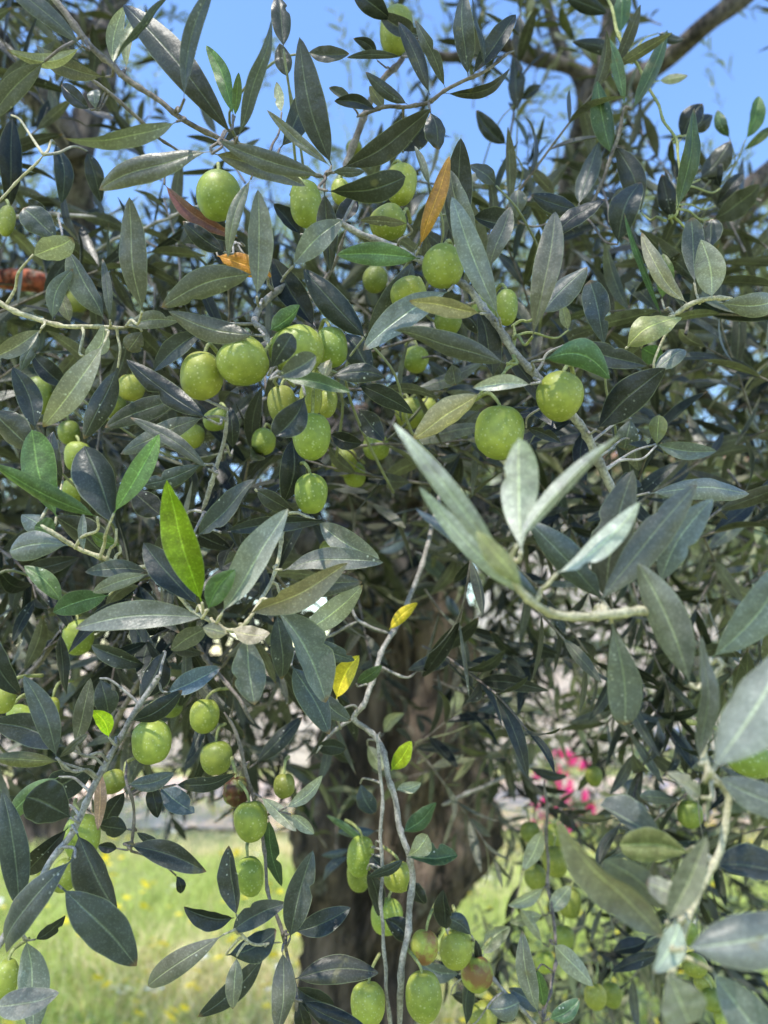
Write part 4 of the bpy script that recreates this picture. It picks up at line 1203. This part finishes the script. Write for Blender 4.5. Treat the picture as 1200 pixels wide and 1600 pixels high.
def house():
    x0, x1, y0, y1, H = 3.0, 15, 17, 25, 6.2
    root = empty('house', (9, 21, 0)); tag(root, 'pale pink plastered two-storey house glimpsed through the foliage at the right', 'house')
    wins = [(4.2, 5.2, 1, 2.3), (6.6, 7.6, 1, 2.3), (11.4, 12.4, 1, 2.3), (4.2, 5.2, 3.9, 5.2), (6.6, 7.6, 3.9, 5.2), (9.0, 10.0, 3.9, 5.2), (11.4, 12.4, 3.9, 5.2)]; door = (9.0, 10.0, 0, 2.2)
    ops = wins+[door]
    xs = sorted({x0, x1, *[o[0] for o in ops], *[o[1] for o in ops]}); zs = sorted({0, H, *[o[2] for o in ops], *[o[3] for o in ops]})
    mb = MB()
    for i in range(len(xs)-1):
        for j in range(len(zs)-1):
            cx, cz = (xs[i]+xs[i+1])/2, (zs[j]+zs[j+1])/2
            if any(o[0] < cx < o[1] and o[2] < cz < o[3] for o in ops): continue
            mb.add([(xs[i], y0, zs[j]), (xs[i+1], y0, zs[j]), (xs[i+1], y0, zs[j+1]), (xs[i], y0, zs[j+1])], [(0, 1, 2, 3)])
    for a, b, c, d in ops:
        mb.add([(a, y0, c), (b, y0, c), (b, y0, d), (a, y0, d), (a, y0+.25, c), (b, y0+.25, c), (b, y0+.25, d), (a, y0+.25, d)], [(0, 4, 5, 1), (1, 5, 6, 2), (2, 6, 7, 3), (3, 7, 4, 0)])
    mb.add([(x0, y0, 0), (x0, y1, 0), (x0, y1, H), (x0, y0, H), (x1, y0, 0), (x1, y1, 0), (x1, y1, H), (x1, y0, H)], [(0, 3, 2, 1), (4, 5, 6, 7), (1, 2, 6, 5)])
    mb.build('wall', M_PLASTER, root, smooth=False)
    for a, b, c, d in wins:
        f = MB(); box(f, a+.01, a+.08, y0+.1, y0+.16, c+.01, d-.01); box(f, b-.08, b-.01, y0+.1, y0+.16, c+.01, d-.01); box(f, a+.08, b-.08, y0+.1, y0+.16, c+.01, c+.08); box(f, a+.08, b-.08, y0+.1, y0+.16, d-.08, d-.01); box(f, (a+b)/2-.03, (a+b)/2+.03, y0+.1, y0+.16, c+.08, d-.08)
        wo = f.build('window', M_SHUT, root, smooth=False)
        p = MB(); p.add([(a+.05, y0+.14, c+.05), (b-.05, y0+.14, c+.05), (b-.05, y0+.14, d-.05), (a+.05, y0+.14, d-.05)], [(0, 1, 2, 3)]); p.build('pane', mg, wo, smooth=False)
    dm = MB(); box(dm, 9.02, 9.98, y0+.12, y0+.18, 0, 2.18); dm.build('door', M_SHUT, root, smooth=False)
    rf = MB(); e = .5; ym = (y0+y1)/2; zr = H+1.5
    n = 90
    for side in (0, 1):
        ya, yb = (y0-e, ym) if side == 0 else (y1+e, ym)
        V = []
        for i in range(n*4+1):
            x = x0-e+(x1-x0+2*e)*i/(n*4); b = .05*abs(math.sin(i*math.pi/4))
            V += [(x, ya, H-.12+b), (x, yb, zr+b)]
        F = [(2*i, 2*i+2, 2*i+3, 2*i+1) if side == 0 else (2*i, 2*i+1, 2*i+3, 2*i+2) for i in range(n*4)]
        rf.add(V, F)
    rf.build('roof', M_TILE, root, smooth=False)
    gb = MB(); gb.add([(x0, y0, H+.001), (x0, y1, H+.001), (x0, ym, zr-.1)], [(0, 2, 1)]); gb.build('gable', M_PLASTER, root, smooth=False); gb = MB(); gb.add([(x1, y0, H+.001), (x1, y1, H+.001), (x1, ym, zr-.1)], [(0, 1, 2)]); gb.build('gable', M_PLASTER, root, smooth=False)
house()

# ------------------------------------------------------------------ flowering bushes
M_PETAL = leaf_mat('petal', detail=False, transl=.4)
def bush(loc, rx, h, label, fcol, leafc, nf, fs, seed, ll=.05):
    r = random.Random(seed); root = empty('flowering_bush', loc); tag(root, label, 'bush')
    c = Cloud(); st = random.getstate(); random.seed(seed)
    for _ in range(int(150*rx*2)):
        u = Vector((r.gauss(0, 1), r.gauss(0, 1), abs(r.gauss(0, 1)))).normalized()
        rr = r.uniform(.35, 1)*(1+.3*noise.noise(u*2+Vector((seed, 0, 0))))
        p = Vector(loc)+Vector((u.x*rx*rr, u.y*rx*rr, .1+u.z*h*.85*rr))
        c.twig(p, u+Vector((0, 0, .5)), r.uniform(.1, .22), ll, leafc, tube_on=False, sp=.03)
    c.build('foliage', M_FAR, root, NL=4)
    random.setstate(st)
    for _ in range(nf):
        mb = MB()
        u = Vector((r.gauss(0, 1), r.gauss(-.5, 1), abs(r.gauss(.3, 1)))).normalized(); rr = 1.05*(1+.3*noise.noise(u*2+Vector((seed, 0, 0))))
        cpt = Vector(loc)+Vector((u.x*rx*rr, u.y*rx*rr, .15+u.z*h*.9*rr))
        for _k in range(3):
            q = cpt+Vector((r.gauss(0, .012), r.gauss(0, .012), r.gauss(0, .012))); s = fs*r.uniform(.7, 1.3); a0 = r.uniform(0, 6)
            ux = Vector((r.gauss(0, .4), -1, r.gauss(.3, .4))).normalized(); e1 = ux.orthogonal().normalized(); e2 = ux.cross(e1)
            for j in range(5):
                a = a0+1.2566*j
                mb.add([q, q+(e1*math.cos(a)+e2*math.sin(a))*s*.8+ux*s*.25, q+(e1*math.cos(a+.45)+e2*math.sin(a+.45))*s+ux*s*.15, q+(e1*math.cos(a+.9)+e2*math.sin(a+.9))*s*.8+ux*s*.25], [(0, 1, 2, 3)], None, (*[v*r.uniform(.8, 1.15) for v in fcol], 0))
        mb.build('flower', M_PETAL, root, smooth=False)
bush((1.75, 7.9, 0), .27, .72, 'low green bush covered in magenta pink flowers beyond the trunk', (.85, .03, .33), [(.08, .15, .03), (.12, .2, .05)], 52, .036, 21)
bush((3.3, 9.0, 0), .6, .85, 'grey-green bush with small lilac blue flowers beside the magenta one', (.42, .42, .85), [(.14, .2, .1), (.18, .24, .13)], 90, .022, 33)

# ------------------------------------------------------------------ neighbouring olive trees
def bg_tree(loc, h, rx, label, seed, ntw):
    r = random.Random(seed); root = empty('olive_tree', loc); tag(root, label, 'olive tree', 'neighbouring olive trees'); st = random.getstate(); random.seed(seed)
    L = Vector(loc); mb = MB(); pts = [L+Vector((0, 0, -.05)), L+Vector((.08, 0, .6)), L+Vector((-.05, .05, 1.2)), L+Vector((0, 0, 1.7))]
    c = catmull([tuple(p)+(rr,) for p, rr in zip(pts, (.26, .18, .17, .15))], 10); tube(mb, [q[:3] for q in c], [q[3] for q in c], seg=20, rough=.5, nscale=4)
    mb.build('trunk', M_BARK, root)
    ends = []
    for i in range(7):
        a = 6.283*i/7+r.uniform(-.3, .3); e = L+Vector((math.cos(a)*rx*.7, math.sin(a)*rx*.7, h*r.uniform(.6, .85)))
        s0 = L+Vector((0, 0, 1.45)); mm = (s0+e)*.5+Vector((math.cos(a)*.15, math.sin(a)*.15, -.1)); mb = MB(); c = catmull([tuple(s0)+(.09,), tuple(mm)+(.06,), tuple(e)+(.02,)], 8)
        tube(mb, [q[:3] for q in c], [q[3] for q in c], seg=10, rough=.3, nscale=6); mb.build('limb', M_LIMB, root); ends += [mm, e]
    cl = Cloud()
    centers = [e+Vector((r.gauss(0, .35), r.gauss(0, .35), r.gauss(0, .3))) for e in ends for _ in range(3)]
    for _ in range(ntw):
        cc = r.choice(centers); p = cc+Vector((r.gauss(0, .4), r.gauss(0, .4), r.gauss(0, .38)))
        if p.z > h+.1 or p.z < 1.7: continue
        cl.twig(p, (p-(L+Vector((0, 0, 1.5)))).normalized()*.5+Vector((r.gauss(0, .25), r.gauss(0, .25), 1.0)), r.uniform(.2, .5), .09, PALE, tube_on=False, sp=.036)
    cl.build('crown', M_FAR, root, NL=3); random.setstate(st)
bg_tree((-3.4, 8.0, 0), 7.2, 2.1, 'sunlit pale olive tree behind the forked limbs at the left', 5, 1900)
bg_tree((.3, 9.0, 0), 7.6, 2.1, 'sunlit pale olive tree straight behind the gnarled trunk', 6, 1900)
bg_tree((4.0, 8.0, 0), 7.0, 2.0, 'sunlit pale olive tree behind the crossing limbs at the right', 7, 1900)
bg_tree((6.2, 6.8, 0), 7.4, 1.2, 'pale olive tree reaching highest at the right edge against the sky', 8, 600)

scene.render.engine = 'CYCLES'
